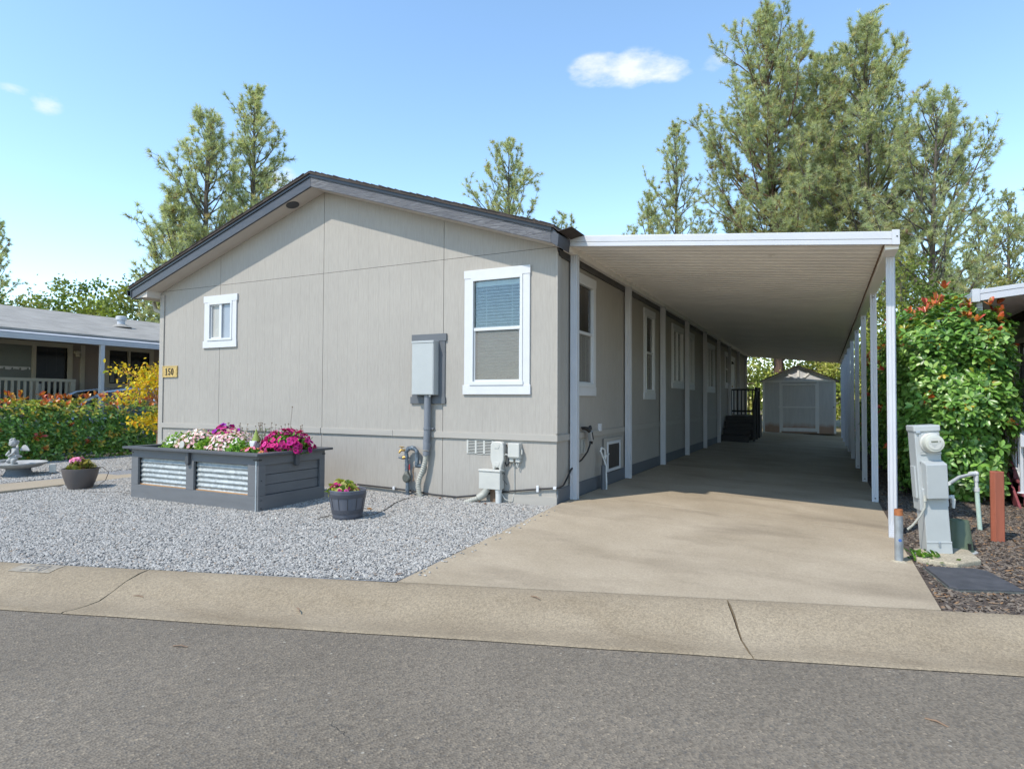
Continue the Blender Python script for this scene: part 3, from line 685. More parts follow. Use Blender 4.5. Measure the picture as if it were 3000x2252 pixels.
g=MB(); g.box(.0,.045,1.66,1.74,.87,.985); g.build('outlet_cover','white',home,bevel=.006)

# ------------------------------------------------------------------ carport
cp=thing('carport','long white aluminium carport roof on slim posts over the driveway','carport',(1.9,.3,-.05))
def az(x): return 3.40-.1015*x
CY0,CY1=.10,22.6; SP=2.637
# ribbed deck: pans 0.15 m wide running across
g=MB(); vv=[];y=CY0+.03;row=[]
while y<CY1:
    row+= [(y,0.),(y+.12,0.),(y+.135,-.032),(y+.185,-.032)]; y+=.20
for (yy,dz) in row: vv+=[(.02,yy,az(.02)+.055+dz),(3.78,yy,az(3.78)+.055+dz)]
g.add(vv,[(2*i,2*i+1,2*i+3,2*i+2) for i in range(len(row)-1)])
g.build('roof_panel','alum_old',cp)
g=MB(); g.add([(.02,CY0,az(0)+.12),(3.8,CY0,az(3.8)+.12),(3.8,CY1,az(3.8)+.12),(.02,CY1,az(0)+.12)],[(0,1,2,3)]); g.build('roof_sheet','alum',cp)
def front(mb,xa,xb,dz0,dz1,ya,yb): mb.prism([(xa,az(xa)+dz0),(xb,az(xb)+dz0),(xb,az(xb)+dz1),(xa,az(xa)+dz1)],'y',ya,yb)
g=MB(); front(g,.0,3.80,.0,.055,CY0,CY0+.028); front(g,.0,3.80,.058,.13,CY0-.004,CY0+.028); front(g,.0,3.80,.13,.142,CY0+.004,CY0+.06); g.build('front_fascia','alum',cp,bevel=.002)
g=MB(); front(g,3.80,3.87,-.004,.156,CY0-.012,CY0+.06); g.build('corner_cap','alum',cp,bevel=.003)
g=MB(); g.ball((3.845,CY0-.014,az(3.845)+.085),.008); g.build('screw','iron',cp)
# side gutter beam and wall ledger
zs=az(3.86)
g=MB(); g.box(3.74,3.866,CY0+.06,CY1,zs-.035,zs+.14); g.build('side_beam','alum_old',cp,bevel=.004)
g=MB(); g.box(3.725,3.738,CY0+.03,CY1,zs+.02,zs+.045); g.build('hanger_strip','brown',cp)
g=MB(); g.box(.032,.105,CY0+.03,CY1,3.34,3.425); g.box(.105,.112,CY0+.03,CY1,3.34,3.445); g.build('wall_ledger','alum_old',cp,bevel=.003)
g=MB(); front(g,.0,3.86,-.02,.13,CY1-.03,CY1); g.build('rear_fascia','alum_old',cp)
def post(x,y,z0,z1,w=.085,d=.075,mat='alum'):
    mb=MB(); h=w/2; e=d/2; f=.006
    sec=[(-h,-e),(-h+.022,-e),(-h+.026,-e+f),(-.008,-e+f),(-.004,-e),(.004,-e),(.008,-e+f),(h-.026,-e+f),(h-.022,-e),(h,-e),(h,-.010),(h-f,-.006),(h-f,.006),(h,.01),(h,e),(-h,e),(-h,.01),(-h+f,.006),(-h+f,-.006),(-h,-.01)]
    mb.prism([(x+a,y+b) for a,b in sec],'z',z0,z1); return mb.build('post',mat,cp)
for k in range(9):
    post(.078,.455+SP*k,-.004,3.342,.10,.09)
    yb=.62+SP*k if k else .66
    if k==0: p=post(3.83,.66,-.155,zs-.03)
    else: p=post(3.818,yb,-.154,zs-.03)
    if k and k<4:
        mb=MB(); mb.ball((3.818,yb-.04,-.10),.011); mb.ball((3.818,yb-.04,zs-.09),.011); build_each(mb,'bolt','iron',p)
# flat white downspout with a crimped elbow in front of the first right post
g=MB(); sec=[(-.04,-.03),(-.028,-.03),(-.024,-.025),(-.012,-.025),(-.008,-.03),(.008,-.03),(.012,-.025),(.024,-.025),(.028,-.03),(.04,-.03),(.04,.03),(-.04,.03)]
g.prism([(3.815+a,.565+b) for a,b in sec],'z',-.02,zs-.03); 
for k in range(6):
    a=k*.014; g.prism([(3.777-.001*k,-.02-.022*k),(3.777+.078,-.02-.022*k),(3.777+.078,-.042-.022*k),(3.777-.001*(k+1),-.042-.022*k)],'y',.532-a,.594-a)
g.build('downspout','alum',cp,bevel=.002)

# ------------------------------------------------------------------ service gear on the front wall
t=thing('breaker_panel','tall pale grey breaker box on a dark backing board on the front wall','electrical box',(-2.0,0,1.3))
g=MB(); g.box(-2.31,-1.705,-.026,-.001,2.19,2.30).box(-2.325,-1.72,-.028,-.001,1.285,1.385).box(-2.30,-1.73,-.02,-.001,1.385,2.19); g.build('backing_board','base',t,bevel=.003)
g=MB(); g.box(-2.215,-1.835,-.15,-.02,1.412,2.18); g.build('cabinet','boxgrey',t,bevel=.006)
g=MB(); g.box(-2.217,-1.833,-.162,-.02,2.160,2.192); g.build('rain_hood','boxgrey',t,bevel=.004)
g=MB(); g.box(-2.205,-1.845,-.156,-.15,1.42,2.155); g.build('door','boxgrey',t,bevel=.003)
g=MB(); g.tube([(-1.93,-.1,1.41),(-1.93,-.1,1.385)],.016); g.build('knockout_plug','white',t)
t=thing('electrical_conduit','grey riser pipe with ribbed flexible tail below the tall breaker box','conduit',(-1.99,-.07,-.06))
g=MB(); g.tube([(-1.985,-.075,1.42),(-1.988,-.075,.90),(-2.0,-.075,.70)],.050,14).tube([(-1.988,-.075,.72),(-2.0,-.075,.62)],.054,14).tube([(-2.0,-.075,.60),(-2.005,-.075,.54)],.048,14); g.build('rigid_pipe','pipegrey',t,smooth=True)
g=MB(); g.tube([(-1.987,-.075,.945),(-1.987,-.075,.915)],.060,14).box(-1.93,-1.90,-.06,-.02,.915,.94); g.build('pipe_strap','pipegrey',t,smooth=True)
path=[Vector(p) for p in ((-2.005,-.075,.56),(-2.015,-.08,.45),(-2.05,-.09,.33),(-2.10,-.10,.20),(-2.115,-.11,.10),(-2.09,-.12,.0),(-2.06,-.13,-.07))]
pp=[];rr=[]
for i in range(len(path)-1):
    for k in range(12): pp.append(path[i].lerp(path[i+1],k/12)); rr.append(.040 if k%3 else .032)
g=MB(); g.tube(pp,rr,12); g.build('flexible_tail','flex',t,smooth=True)
t=thing('water_riser','black wrapped water pipe loop with brass tap on the front wall','water pipe',(-2.32,-.08,-.08))
def wob(pts,r,n=5,s=1):
    q=[];rr=[];rg_=rng(s)
    P=[Vector(p) for p in pts]
    for i in range(len(P)-1):
        for k in range(n): q.append(P[i].lerp(P[i+1],k/n)); rr.append(r*rg_.uniform(.85,1.18))
    q.append(P[-1]); rr.append(r); return q,rr
g=MB(); a,b=wob([(-2.32,-.08,-.08),(-2.325,-.08,.14)],.028,6,1); g.tube(a,b,10); a,b=wob([(-2.335,-.08,.26),(-2.34,-.08,.42),(-2.35,-.08,.58),(-2.30,-.085,.635),(-2.22,-.085,.64),(-2.16,-.085,.60),(-2.15,-.085,.45),(-2.165,-.08,.385),(-2.10,-.04,.38),(-2.07,0,.38)],.030,6,2); g.tube(a,b,10); g.build('wrapped_pipe','wrap',t,smooth=True)
g=MB(); g.T=Matrix.Translation((-2.33,-.09,.20))@Matrix.Rotation(PI/2,4,'X'); g.lathe([(0,-.035),(.05,-.035),(.066,-.02),(.066,.02),(.05,.035),(0,.035)],(0,0,0),20); g.T=None; g.tube([(-2.33,-.085,.25),(-2.335,-.08,.30)],[.045,.028],10); g.build('valve','iron',t,smooth=True)
g=MB(); g.tube([(-2.36,-.09,.60),(-2.41,-.13,.605),(-2.43,-.15,.56)],[.016,.02,.014],8).tube([(-2.40,-.12,.605),(-2.40,-.12,.65)],.007,6).tube([(-2.44,-.12,.652),(-2.36,-.12,.648)],.008,6); g.build('tap','brass',t,smooth=True)
g=MB(); g.tube([(-2.35,-.085,.50),(-2.40,-.10,.49)],[.03,.024],8); g.build('tee','brass',t,smooth=True)
g=MB(); g.tube([(-2.40,-.10,.49),(-2.46,-.12,.495)],[.026,.012],8); g.build('cap','wrap',t,smooth=True)
g=MB(); g.box(-2.292,-2.283,-.09,-.08,.32,.40); g.build('tag','red',t)
g=MB(); g.tube([(-2.20,-.09,.37),(-2.215,-.1,.30),(-2.20,-.1,.22),(-2.205,-.1,.16)],[.008,.012,.007,.010],6); g.build('strap','brown',t)
t=thing('telecom_box','rounded white fibre box left of the small square box on the wall','telecom box',(-.83,0,.5))
g=MB(); o=[(-.10,.13),(-.085,.165),(-.045,.18),(.045,.18),(.085,.165),(.10,.12),(.105,-.06),(.07,-.16),(.065,-.21),(.035,-.215),(.03,-.175),(-.03,-.175),(-.035,-.205),(-.07,-.20),(-.075,-.15),(-.105,-.05)]
g.prism([(-.835+a,.60+b) for a,b in o],'y',-.10,-.0); g.build('housing','telco',t,bevel=.022,seg=3,smooth=True)
g=MB(); g.prism([(-.84+a*.42,.715+b*.16) for a,b in o],'y',-.106,-.098); g.prism([(-.84+a*.42,.475+b*.16) for a,b in o],'y',-.106,-.098); build_each(g,'cover_panel','telco',t,bevel=.004)
g=MB(); 
for k in range(3): g.tube([(-.72,-.03-.006*k,.74),(-.69+.008*k,-.03,.64),(-.685+.008*k,-.035,.50),(-.715,-.035,.455-.006*k),(-.745-.004*k,-.03,.50)],.0055,6)
g.tube([(-.80,-.05,.44),(-.77,-.05,.38),(-.74,-.05,.33)],.006,6); g.build('cable_loop','cable',t,smooth=True)
g=MB(); g.tube([(-.73,-.06,.60),(-.70,-.09,.612),(-.67,-.07,.60)],.010,6); g.build('latch','telco',t)
t=thing('telephone_box','small square white junction box nearest the right corner of the wall','telecom box',(-.6,0,.5))
g=MB(); g.box(-.665,-.50,-.085,0,.555,.765); g.build('housing','telco',t,bevel=.010)
g=MB(); g.box(-.668,-.497,-.105,-.085,.575,.768); g.build('lid','telco',t,bevel=.012)
g=MB(); g.box(-.66,-.60,-.07,-.01,.51,.555).box(-.57,-.505,-.07,-.01,.51,.555); build_each(g,'gland','telco',t,bevel=.006)
g=MB(); g.tube([(-.615,-.03,.53),(-.612,-.012,.40),(-.61,-.012,.10),(-.63,-.03,-.02),(-.72,-.06,.0),(-.78,-.08,.09)],.006,6).tube([(-.55,-.04,.52),(-.565,-.05,.46),(-.545,-.05,.44),(-.53,-.045,.50)],.006,6).tube([(-.49,-.05,.69),(-.475,-.06,.66),(-.478,-.06,.62)],.01,6); g.build('wire','telco',t,smooth=True)
t=thing('cable_pedestal_box','larger low white cable box on a plastic leg under the round one','telecom box',(-.9,-.05,-.05))
g=MB(); g.box(-1.085,-.76,-.15,-.02,.135,.375); g.build('housing','telco',t,bevel=.006)
g=MB(); g.box(-1.095,-.752,-.162,-.015,.372,.40); g.build('lid','telco',t,bevel=.008)
g=MB(); g.tube([(-.81,-.09,.14),(-.81,-.09,-.08)],.042,14).tube([(-.81,-.09,.135),(-.81,-.09,.10)],.048,14); g.build('leg','pvc',t,smooth=True)
g=MB(); g.box(-.96,-.88,-.05,-.015,-.07,.14); g.build('backing_stake','brown',t)
g=MB(); p_=[Vector(p) for p in ((-.98,-.10,.14),(-1.02,-.12,.06),(-1.10,-.15,.0),(-1.20,-.18,-.035),(-1.28,-.20,-.07))]; pp=[];rr=[]
for i in range(4):
    for k in range(9): pp.append(p_[i].lerp(p_[i+1],k/9)); rr.append(.05 if i<2 else (.036 if k%3 else .029))
g.tube(pp,rr,12); g.build('sweep_pipe','flex',t,smooth=True)
g=MB(); g.tube([(-.755,-.10,.38),(-.735,-.10,.33),(-.74,-.09,.27),(-.70,-.05,.20)],.004,5); g.build('wire','cable',t)
t=thing('wall_cable','black cable clipped low along the front wall and round the corner','cable',(-3.0,-.03,0))
g=MB(); g.tube([(-3.3,-.03,.035),(-2.6,-.035,.02),(-2.12,-.045,.0),(-1.9,-.045,-.02),(-1.5,-.05,-.025),(-1.25,-.045,.01),(-1.05,-.04,.05),(-.75,-.03,.10),(-.2,-.028,.175),(.02,-.03,.20),(.045,.0,.205),(.05,.12,.22),(.05,.25,.30),(.055,.38,.40),(.06,.52,.46),(.06,.78,.50),(.08,.97,.60),(.09,1.05,.70),(.09,1.06,.78)],.0125,8); g.build('sheath','cable',t,smooth=True)
g=MB(); g.box(-.27,-.235,-.05,-.02,.13,.215).box(-.03,.015,-.05,-.015,.18,.215).box(-2.62,-2.58,-.05,-.02,.0,.05); build_each(g,'clip','white',t,bevel=.004)
t=thing('charging_plug','black and silver plug hanging on the shaded side wall near the corner','plug',(.05,1.0,.8))
g=MB(); g.tube([(.03,.88,.945),(.09,.90,.94),(.12,.95,.90)],[.02,.03,.026],8).tube([(.09,.95,.93),(.11,1.0,.955),(.11,1.03,.93)],[.012,.03,.02],8).tube([(.03,.84,.955),(.10,.85,.96)],.012,6); g.build('holster','cable',t,smooth=True)
g=MB(); g.T=Matrix.Translation((.11,1.02,.83))@Matrix.Rotation(R(24),4,'X'); g.box(-.032,.032,-.035,.035,-.075,.075); g.build('grip','galvpipe',t,bevel=.012)
g=MB(); g.T=Matrix.Translation((.11,1.02,.83))@Matrix.Rotation(R(24),4,'X'); g.box(.028,.037,-.016,.016,-.06,.06).tube([(0,0,-.07),(0,.004,-.13)],[.024,.014],8); g.build('inset','cable',t,bevel=.004)
t=thing('pipe_stub','short grey pipe stub with knotted white rope by the carport wall','pipe',(.12,1.55,-.03))
g=MB(); g.tube([(.13,1.54,-.05),(.13,1.54,.36)],.034,14); g.build('pipe','base',t,smooth=True)
g=MB(); a,b=wob([(.17,1.57,-.02),(.172,1.565,.1),(.165,1.57,.22),(.17,1.565,.34),(.14,1.55,.44),(.10,1.50,.58),(.11,1.52,.625),(.14,1.57,.60),(.14,1.60,.50),(.14,1.58,.44),(.14,1.66,.50),(.15,1.74,.52)],.015,4,6); g.tube(a,b,8); g.build('rope','pvc',t,smooth=True)
# house number plaque with raised digits
t=thing('number_plaque','small brass plaque reading 150 at the left end of the front wall','house number',(-7.83,0,1.74))
px0,px1,pz0,pz1=-8.045,-7.625,1.745,1.955
g=MB(); g.box(px0,px1,-.018,-.001,pz0,pz1); g.build('plate','gold',t,bevel=.004)
g=MB(); g.box(px0,px1,-.024,-.018,pz1-.012,pz1).box(px0,px1,-.024,-.018,pz0,pz0+.012).box(px0,px0+.012,-.024,-.018,pz0+.012,pz1-.012).box(px1-.012,px1,-.024,-.018,pz0+.012,pz1-.012)
for sx in (px0+.035,px1-.035): g.prism([(sx-.016,pz0+.03),(sx+.016,pz0+.03),(sx+.006,(pz0+pz1)/2),(sx+.016,pz1-.03),(sx-.016,pz1-.03),(sx-.006,(pz0+pz1)/2)],'y',-.021,-.018)
g.build('border','gold',t)
def digits(mb,s,x,z,h,ya,yb,sp=.62):
    def ring(cx,cz,rx,rz,tx,tz,a0,a1,n=20):
        for i in range(n):
            A,B=a0+(a1-a0)*i/n,a0+(a1-a0)*(i+1)/n
            mb.prism([(cx+(rx-tx)*math.cos(A),cz+(rz-tz)*math.sin(A)),(cx+rx*math.cos(A),cz+rz*math.sin(A)),(cx+rx*math.cos(B),cz+rz*math.sin(B)),(cx+(rx-tx)*math.cos(B),cz+(rz-tz)*math.sin(B))],'y',ya,yb)
    for ch in s:
        w_=h*.5
        if ch=='1':
            mb.prism([(x+.40*w_,z),(x+.68*w_,z),(x+.68*w_,z+h),(x+.5*w_,z+h),(x+.16*w_,z+.84*h),(x+.16*w_,z+.78*h),(x+.40*w_,z+.82*h)],'y',ya,yb); mb.prism([(x+.12*w_,z),(x+.96*w_,z),(x+.96*w_,z+.06*h),(x+.12*w_,z+.06*h)],'y',ya-.0004,yb)
        elif ch=='5':
            mb.prism([(x+.10*w_,z+.45*h),(x+.24*w_,z+.50*h),(x+.28*w_,z+.84*h),(x+.92*w_,z+.84*h),(x+.92*w_,z+h),(x+.16*w_,z+h)],'y',ya,yb); ring(x+.46*w_,z+.31*h,.50*w_,.32*h,.24*w_,.10*h,R(-165),R(125))
        elif ch=='0': ring(x+.5*w_,z+.5*h,.5*w_,.5*h,.26*w_,.07*h,0,2*PI,28)
        x+=h*sp
g=MB(); digits(g,'150',-7.965,1.785,.128,-.026,-.018,.68); g.build('digits','digits',t)

# ------------------------------------------------------------------ raised planter
px0,px1,py0,py1=-5.87,-3.31,-1.94,-.76
t=thing('raised_planter','long grey wooden raised bed with corrugated steel panels and dark rim','planter',((px0+px1)/2,py0,-.1))
g=MB(); zb,zt=-.11,.615
g.box(px0,px1,py0,py0+.035,zb,.105).box(px0,px1,py0,py0+.035,.495,zt).box(px0,px0+.155,py0,py0+.035,.105,.495).box(px1-.16,px1,py0,py0+.035,.105,.495).box(-4.665,-4.51,py0-.002,py0+.035,.105,.495)
g.box(px0,px0+.035,py0+.037,py1,zb,zt); g.build('front_frame','planter',t,bevel=.004)
g=MB(); g.box(px1-.002,px1+.03,py0+.004,py1,zb,.105).box(px1-.002,px1+.03,py0+.004,py1,.495,zt).box(px1-.002,px1+.03,py0+.004,py0+.12,.105,.495).box(px1-.002,px1+.03,py1-.10,py1,.105,.495); g.box(px0+.04,px1-.01,py1-.035,py1,zb,zt); g.build('end_frame','planter',t,bevel=.004)
for k in range(3):
    z=.105+k*.13; g=MB(); g.box(px1-.03,px1-.006,py0+.12,py1-.1,z+.003,z+.127); g.build('end_plank','planter',t,bevel=.003)
def corr(a,b):
    g=MB();vv=[];n=60
    for i in range(n+1):
        z=.115+.37*i/n; d=.0075*math.sin(2*PI*(z-.115)/.0675); vv+=[(a,py0+.05+d,z),(b,py0+.05+d,z)]
    g.add(vv,[(2*i,2*i+1,2*i+3,2*i+2) for i in range(n)]); return g.build('corrugated_panel','galv',t,smooth=True)
corr(px0+.15,-4.66); corr(-4.515,px1-.155)
g=MB(); g.box(px0+.155,-4.665,py0+.034,py0+.045,.1055,.118).box(-4.51,px1-.16,py0+.034,py0+.045,.1055,.118); g.build('cedar_lip','cedar',t)
g=MB(); z0,z1=.618,.65; ov=.085
g.box(px0-ov,px1+ov+.02,py0-ov,py0+.05,z0,z1).box(px0-ov,px1+ov+.02,py1-.05,py1+ov,z0,z1).box(px0-ov,px0+.05,py0+.05,py1-.05,z0,z1).box(px1-.05,px1+ov+.02,py0+.05,py1-.05,z0,z1); g.build('rim','planter_rim',t,bevel=.004)
for (x,y,ax) in ((-4.60,py0-.03,'y'),(px1+.055,-1.32,'x')):
    g=MB(); poly=[(-.035,.11),(.035,.11),(.035,-.03),(.025,-.055),(0,-.066),(-.025,-.055),(-.035,-.03)]
    if ax=='y': g.prism([(x+a,.505+b) for a,b in poly],'y',py0-.045,py0-.001)
    else: g.prism([(y+a,.505+b) for a,b in poly],'x',px1+.031,px1+.08)
    g.build('corbel','planter_rim',t,bevel=.006)
g=MB(); 
for (a,b) in ((px0-.004,px0+.05),(px1-.06,px1+.004)): g.box(a,b,py0-.006,py0+.02,.555,.572)
g.box(px1+.0,px1+.036,py0-.006,py0+.05,.555,.572).box(px1+.0,px1+.036,py1-.05,py1+.004,.555,.572); build_each(g,'corner_strap','black',t)
g=MB()
for z in (-.05,.05,.30): g.T=Matrix.Translation((px1+.031,py0+.05,z)); g.ball((0,0,0),.008)
build_each(g,'screw','black',t)
g=MB(); g.box(px1-.018,px1+.002,py0-.004,py0+.003,zb,.55); g.build('corner_strip','galvpipe',t)
g=MB(); n=18; vv=[];rg=rng(8)
for i in range(n+1):
    for j in range(9): vv.append((px0+.04+(px1-px0-.08)*i/n,py0+.04+(py1-py0-.08)*j/8,.575+rg.uniform(-.012,.014)))
g.add(vv,[(i*9+j,(i+1)*9+j,(i+1)*9+j+1,i*9+j+1) for i in range(n) for j in range(8)]); g.build('soil','soil',t,smooth=True)

# ------------------------------------------------------------------ flowers
GRN=[(.07,.16,.022),(.12,.25,.035),(.20,.34,.05),(.045,.10,.02)]
def mound_pts(g,n,c,r,low=.0):
    d=nrm(g.normal(0,1,(n,3))); d[:,2]=np.abs(d[:,2])*1.0; d[:,2]=np.maximum(d[:,2],low); d=nrm(d)
    k=g.uniform(.80,1.06,(n,1)); return np.array(c)+d*np.array(r)*k, nrm(d/np.array(r))
def flower_plant(name,label,c,r,n_leaf,ls,pal,fl,seed,group=None,leafw=1.,pot=None,dark=None):
    """fl: list of (kind,count,size,palette,height bias)"""
    t=thing(name,label,'flowers',(c[0],c[1],c[2]),group); g=rng(seed)
    P,N=mound_pts(g,n_leaf,c,np.array(r)*.92); P=P-(P-np.array(c))*g.uniform(0,.55,(n_leaf,1))**1.5
    X=nrm(N*.5+g.normal(0,.7,(n_leaf,3))+np.array([0,0,.25])); Nn=nrm(N*.6+g.normal(0,.4,(n_leaf,3))+np.array([0,0,.8]))
    leaves('foliage',P,X,Nn,g.uniform(.6,1.25,n_leaf)*ls,pick(g,n_leaf,pal,[3,4,3,2]),'leafsoft',t,W=np.full(n_leaf,leafw))
    for kind,cnt,size,fp,low in fl:
        P,N=mound_pts(g,cnt,np.array(c)+np.array([0,0,.012]),np.array(r)*1.02,low)
        N=nrm(N+g.normal(0,.25,(cnt,3))); X=nrm(np.cross(N,g.normal(0,1,(cnt,3)))); Y=np.cross(N,X)
        S=size*g.uniform(.75,1.2,cnt); cols=pick(g,cnt,fp,[1]*len(fp),.12)
        m=15 if kind=='petunia' else 12
        A=np.linspace(0,2*PI,m,endpoint=False)
        if kind=='petunia': rad=.5*(1-.09*np.cos(A*5)**2*2+.06); dep=np.full(m,.0); cd=-.22
        else: rad=.5*(.80+.20*np.cos(A*(m//2))); dep=np.full(m,.06); cd=0.
        rim=P[:,None]+S[:,None,None]*(rad[None,:,None]*(np.cos(A)[None,:,None]*X[:,None]+np.sin(A)[None,:,None]*Y[:,None])+(dep[None,:,None]+g.normal(0,.05,(cnt,m,1)))*N[:,None])
        mid=P[:,None]+S[:,None,None]*(.5*rad[None,:,None]*(np.cos(A)[None,:,None]*X[:,None]+np.sin(A)[None,:,None]*Y[:,None])+.02*N[:,None])
        cen=(P+S[:,None]*cd*N)[:,None]
        V=np.concatenate([rim,mid,cen],1); k=2*m+1
        F4=np.array([(i,(i+1)%m,m+(i+1)%m,m+i) for i in range(m)]); F3=np.array([(m+i,m+(i+1)%m,2*m) for i in range(m)])
        T=np.repeat(cols[:,None],k,1); dk=np.array(dark) if dark is not None else None
        if dk is not None: T[:,m:2*m]=T[:,m:2*m]*.6+dk*.4; T[:,2*m]=dk
        npmesh('blossoms',V.reshape(-1,3),[tile(F4,cnt,k),tile(F3,cnt,k)],'petal',t,tint=T.reshape(-1,3),smooth=True)
    return t
MAG=[(.66,.025,.22),(.54,.015,.19),(.78,.07,.34),(.48,.012,.22)]
PNK=[(.80,.52,.54),(.84,.68,.66),(.78,.44,.50),(.86,.78,.74)]
flower_plant('petunia','big mound of magenta petunias at the right end of the planter',(-3.50,-1.26,.60),(.36,.36,.31),900,.055,GRN,[('petunia',190,.078,MAG,.12)],1,dark=(.12,.004,.05))
flower_plant('petunia','magenta petunias behind the pale pink blooms at the left of the planter',(-5.02,-1.05,.60),(.36,.22,.33),500,.055,GRN,[('petunia',120,.085,MAG+[(.40,.03,.5)],.35)],2,dark=(.12,.004,.08))
flower_plant('candytuft','pale pink flower cluster in the planter just left of the green leafy tuft',(-5.03,-1.48,.56),(.36,.29,.32),500,.05,GRN,[('daisy',330,.050,PNK,.28)],3)
flower_plant('candytuft','pale pink flower cluster behind the pale disc near the middle of the planter',(-4.30,-1.50,.56),(.40,.30,.33),500,.05,GRN,[('daisy',380,.050,PNK,.28)],4)
flower_plant('candytuft','white flowers on bright green foliage at the far left end of the planter',(-5.55,-1.40,.56),(.27,.30,.27),700,.05,[(.16,.30,.04),(.24,.40,.06),(.30,.46,.08),(.08,.17,.03)],[('daisy',60,.045,[(.82,.82,.78),(.74,.76,.72)],.55)],5)
flower_plant('leafy_plant','bright green leafy tuft between the two pale pink clusters',(-4.68,-1.62,.57),(.17,.15,.20),380,.06,[(.16,.30,.04),(.24,.42,.06),(.30,.46,.08),(.10,.2,.03)],[('daisy',6,.04,PNK,.4)],6)
flower_plant('leafy_plant','bright green tuft right of the pale pink clusters beside the gnome',(-3.97,-1.66,.57),(.20,.17,.20),420,.06,[(.12,.28,.04),(.20,.40,.06),(.28,.46,.08),(.07,.16,.03)],[('daisy',8,.045,[(.85,.8,.78)],.5)],7)
flower_plant('primrose','small pink and orange flowers at the front right corner of the planter',(-3.62,-1.74,.57),(.24,.13,.12),300,.05,GRN,[('petunia',24,.05,[(.85,.22,.36),(.80,.12,.30)],.1),('petunia',16,.05,[(.85,.28,.05),(.82,.35,.12)],.3)],8)
# seed-head stalks
t=thing('scabiosa','thin dry stalks with round seed heads at the back of the planter','flowers',(-4.25,-1.0,.57)); g=rng(9)
mb=MB(); hd=MB()
for i in range(60):
    x=-4.95+g.uniform(0,1.55); y=-1.15+g.uniform(0,.3); h=g.uniform(.20,.42); dx,dy=g.normal(0,.05,2)
    if i==3: x,h=-3.68,.66
    top=(x+dx,y+dy,.57+h); mb.tube([(x,y,.56),(x+dx*.3,y+dy*.3,.57+h*.5),top],.0022,4,cap=False); hd.ball(top,.011,.011,.009,6,4)
mb.build('stalks','twig',t); hd.build('seed_heads',pm('seed_head',(.20,.15,.10),.9,v=.3),t,kind='stuff')
P=np.stack([g.uniform(-5,-3.4,420),g.uniform(-1.2,-.82,420),.58+np.abs(g.normal(0,.10,420))],1)
leaves('foliage',P,g.normal(0,.6,(420,3))+np.array([0,0,.8]),g.normal(0,1,(420,3)),g.uniform(.05,.11,420),pick(g,420,[(.16,.19,.13),(.22,.24,.17),(.12,.16,.09)],[1,1,1]),'leafsoft',t,W=np.full(420,.4))
# gnome, ball ornament, round disc
t=thing('garden_gnome','tiny gnome with green pointed hat and white beard among the planter flowers','ornament',(-3.76,-1.5,.57))
g=MB(); g.lathe([(0,0),(.055,.0),(.062,.05),(.05,.12),(.03,.15),(0,.16)],(-3.76,-1.56,.60),16); g.build('body',pm('gnome_coat',(.35,.33,.28),.7),t,smooth=True)
g=MB(); g.lathe([(.048,0),(.056,.012),(.036,.07),(.016,.13),(.004,.17),(0,.172)],(-3.76,-1.56,.765),14); g.build('hat',pm('gnome_hat',(.20,.26,.05),.7),t,smooth=True)
g=MB(); g.prism([(-3.815,.775),(-3.705,.775),(-3.72,.71),(-3.745,.675),(-3.775,.672),(-3.80,.71)],'y',-1.635,-1.585); g.ball((-3.76,-1.605,.765),.012); g.build('beard','white',t,bevel=.012,smooth=True)
o=MB(); o.ball((-3.90,-1.42,.77),.045,.045,.05); o.tube([(-3.90,-1.42,.73),(-3.90,-1.42,.57)],.006); o=o.build('ball_ornament','stone',None,(-3.90,-1.42,.57),smooth=True); tag(o,'small pale grey ball on a stick just left of the gnome','ornament')
t=thing('plant_marker','small pale round disc on a stick at the front edge of the planter','marker',(-4.93,-1.80,.57))
g=MB(); g.T=Matrix.Translation((-4.90,-1.84,.70))@Matrix.Rotation(PI/2,4,'X'); g.lathe([(0,-.006),(.048,-.006),(.052,0),(.048,.006),(0,.006)],(0,0,0),20); g.build('disc','telco',t,smooth=True)
g=MB(); g.tube([(-4.90,-1.835,.66),(-4.90,-1.835,.55)],.005,6); g.build('stick','telco',t)
# barrel pot
pc=(-2.01,-1.72,-.115)
t=thing('barrel_pot','grey half-barrel flower pot with dark hoops on gravel before the pipes','flower pot',pc)
g=MB(); g.lathe([(0,0),(.158,0),(.166,.02),(.180,.10),(.203,.235),(.220,.345),(.224,.372),(.216,.378),(.206,.372),(.200,.30),(0,.29)],pc,40); g.build('pot','potblue',t,smooth=True)
for z0,z1,r0,r1 in ((.045,.062,.1745,.177),(.095,.150,.1835,.193),(.285,.335,.2155,.2235)):
    g=MB(); g.lathe([(r0-.004,z0),(r0,z0+.002),(r1,z1-.002),(r1-.004,z1)],pc,40); g.build('hoop','potband',t,smooth=True)
g=MB()
for k in range(12):
    a=2*PI*k/12+.2; g.tube([(pc[0]+math.cos(a)*.1915,pc[1]+math.sin(a)*.1915,pc[2]+.152),(pc[0]+math.cos(a)*.2125,pc[1]+math.sin(a)*.2125,pc[2]+.284)],.0025,4)
build_each(g,'stave_gap','black',t)
g=MB(); g.lathe([(.20,.0),(.1,.012),(0,.02)],(pc[0],pc[1],pc[2]+.305),24); g.build('soil','soil',t)
flower_plant('begonia','pink flowers with yellow-green leaves in the barrel pot',(-2.06,-1.74,.19),(.19,.17,.16),260,.075,[(.16,.24,.03),(.34,.36,.06),(.09,.17,.03),(.45,.42,.14)],[('petunia',26,.055,[(.72,.04,.30),(.80,.12,.45),(.55,.02,.18)],.35)],12,leafw=1.5,dark=(.5,.02,.2))
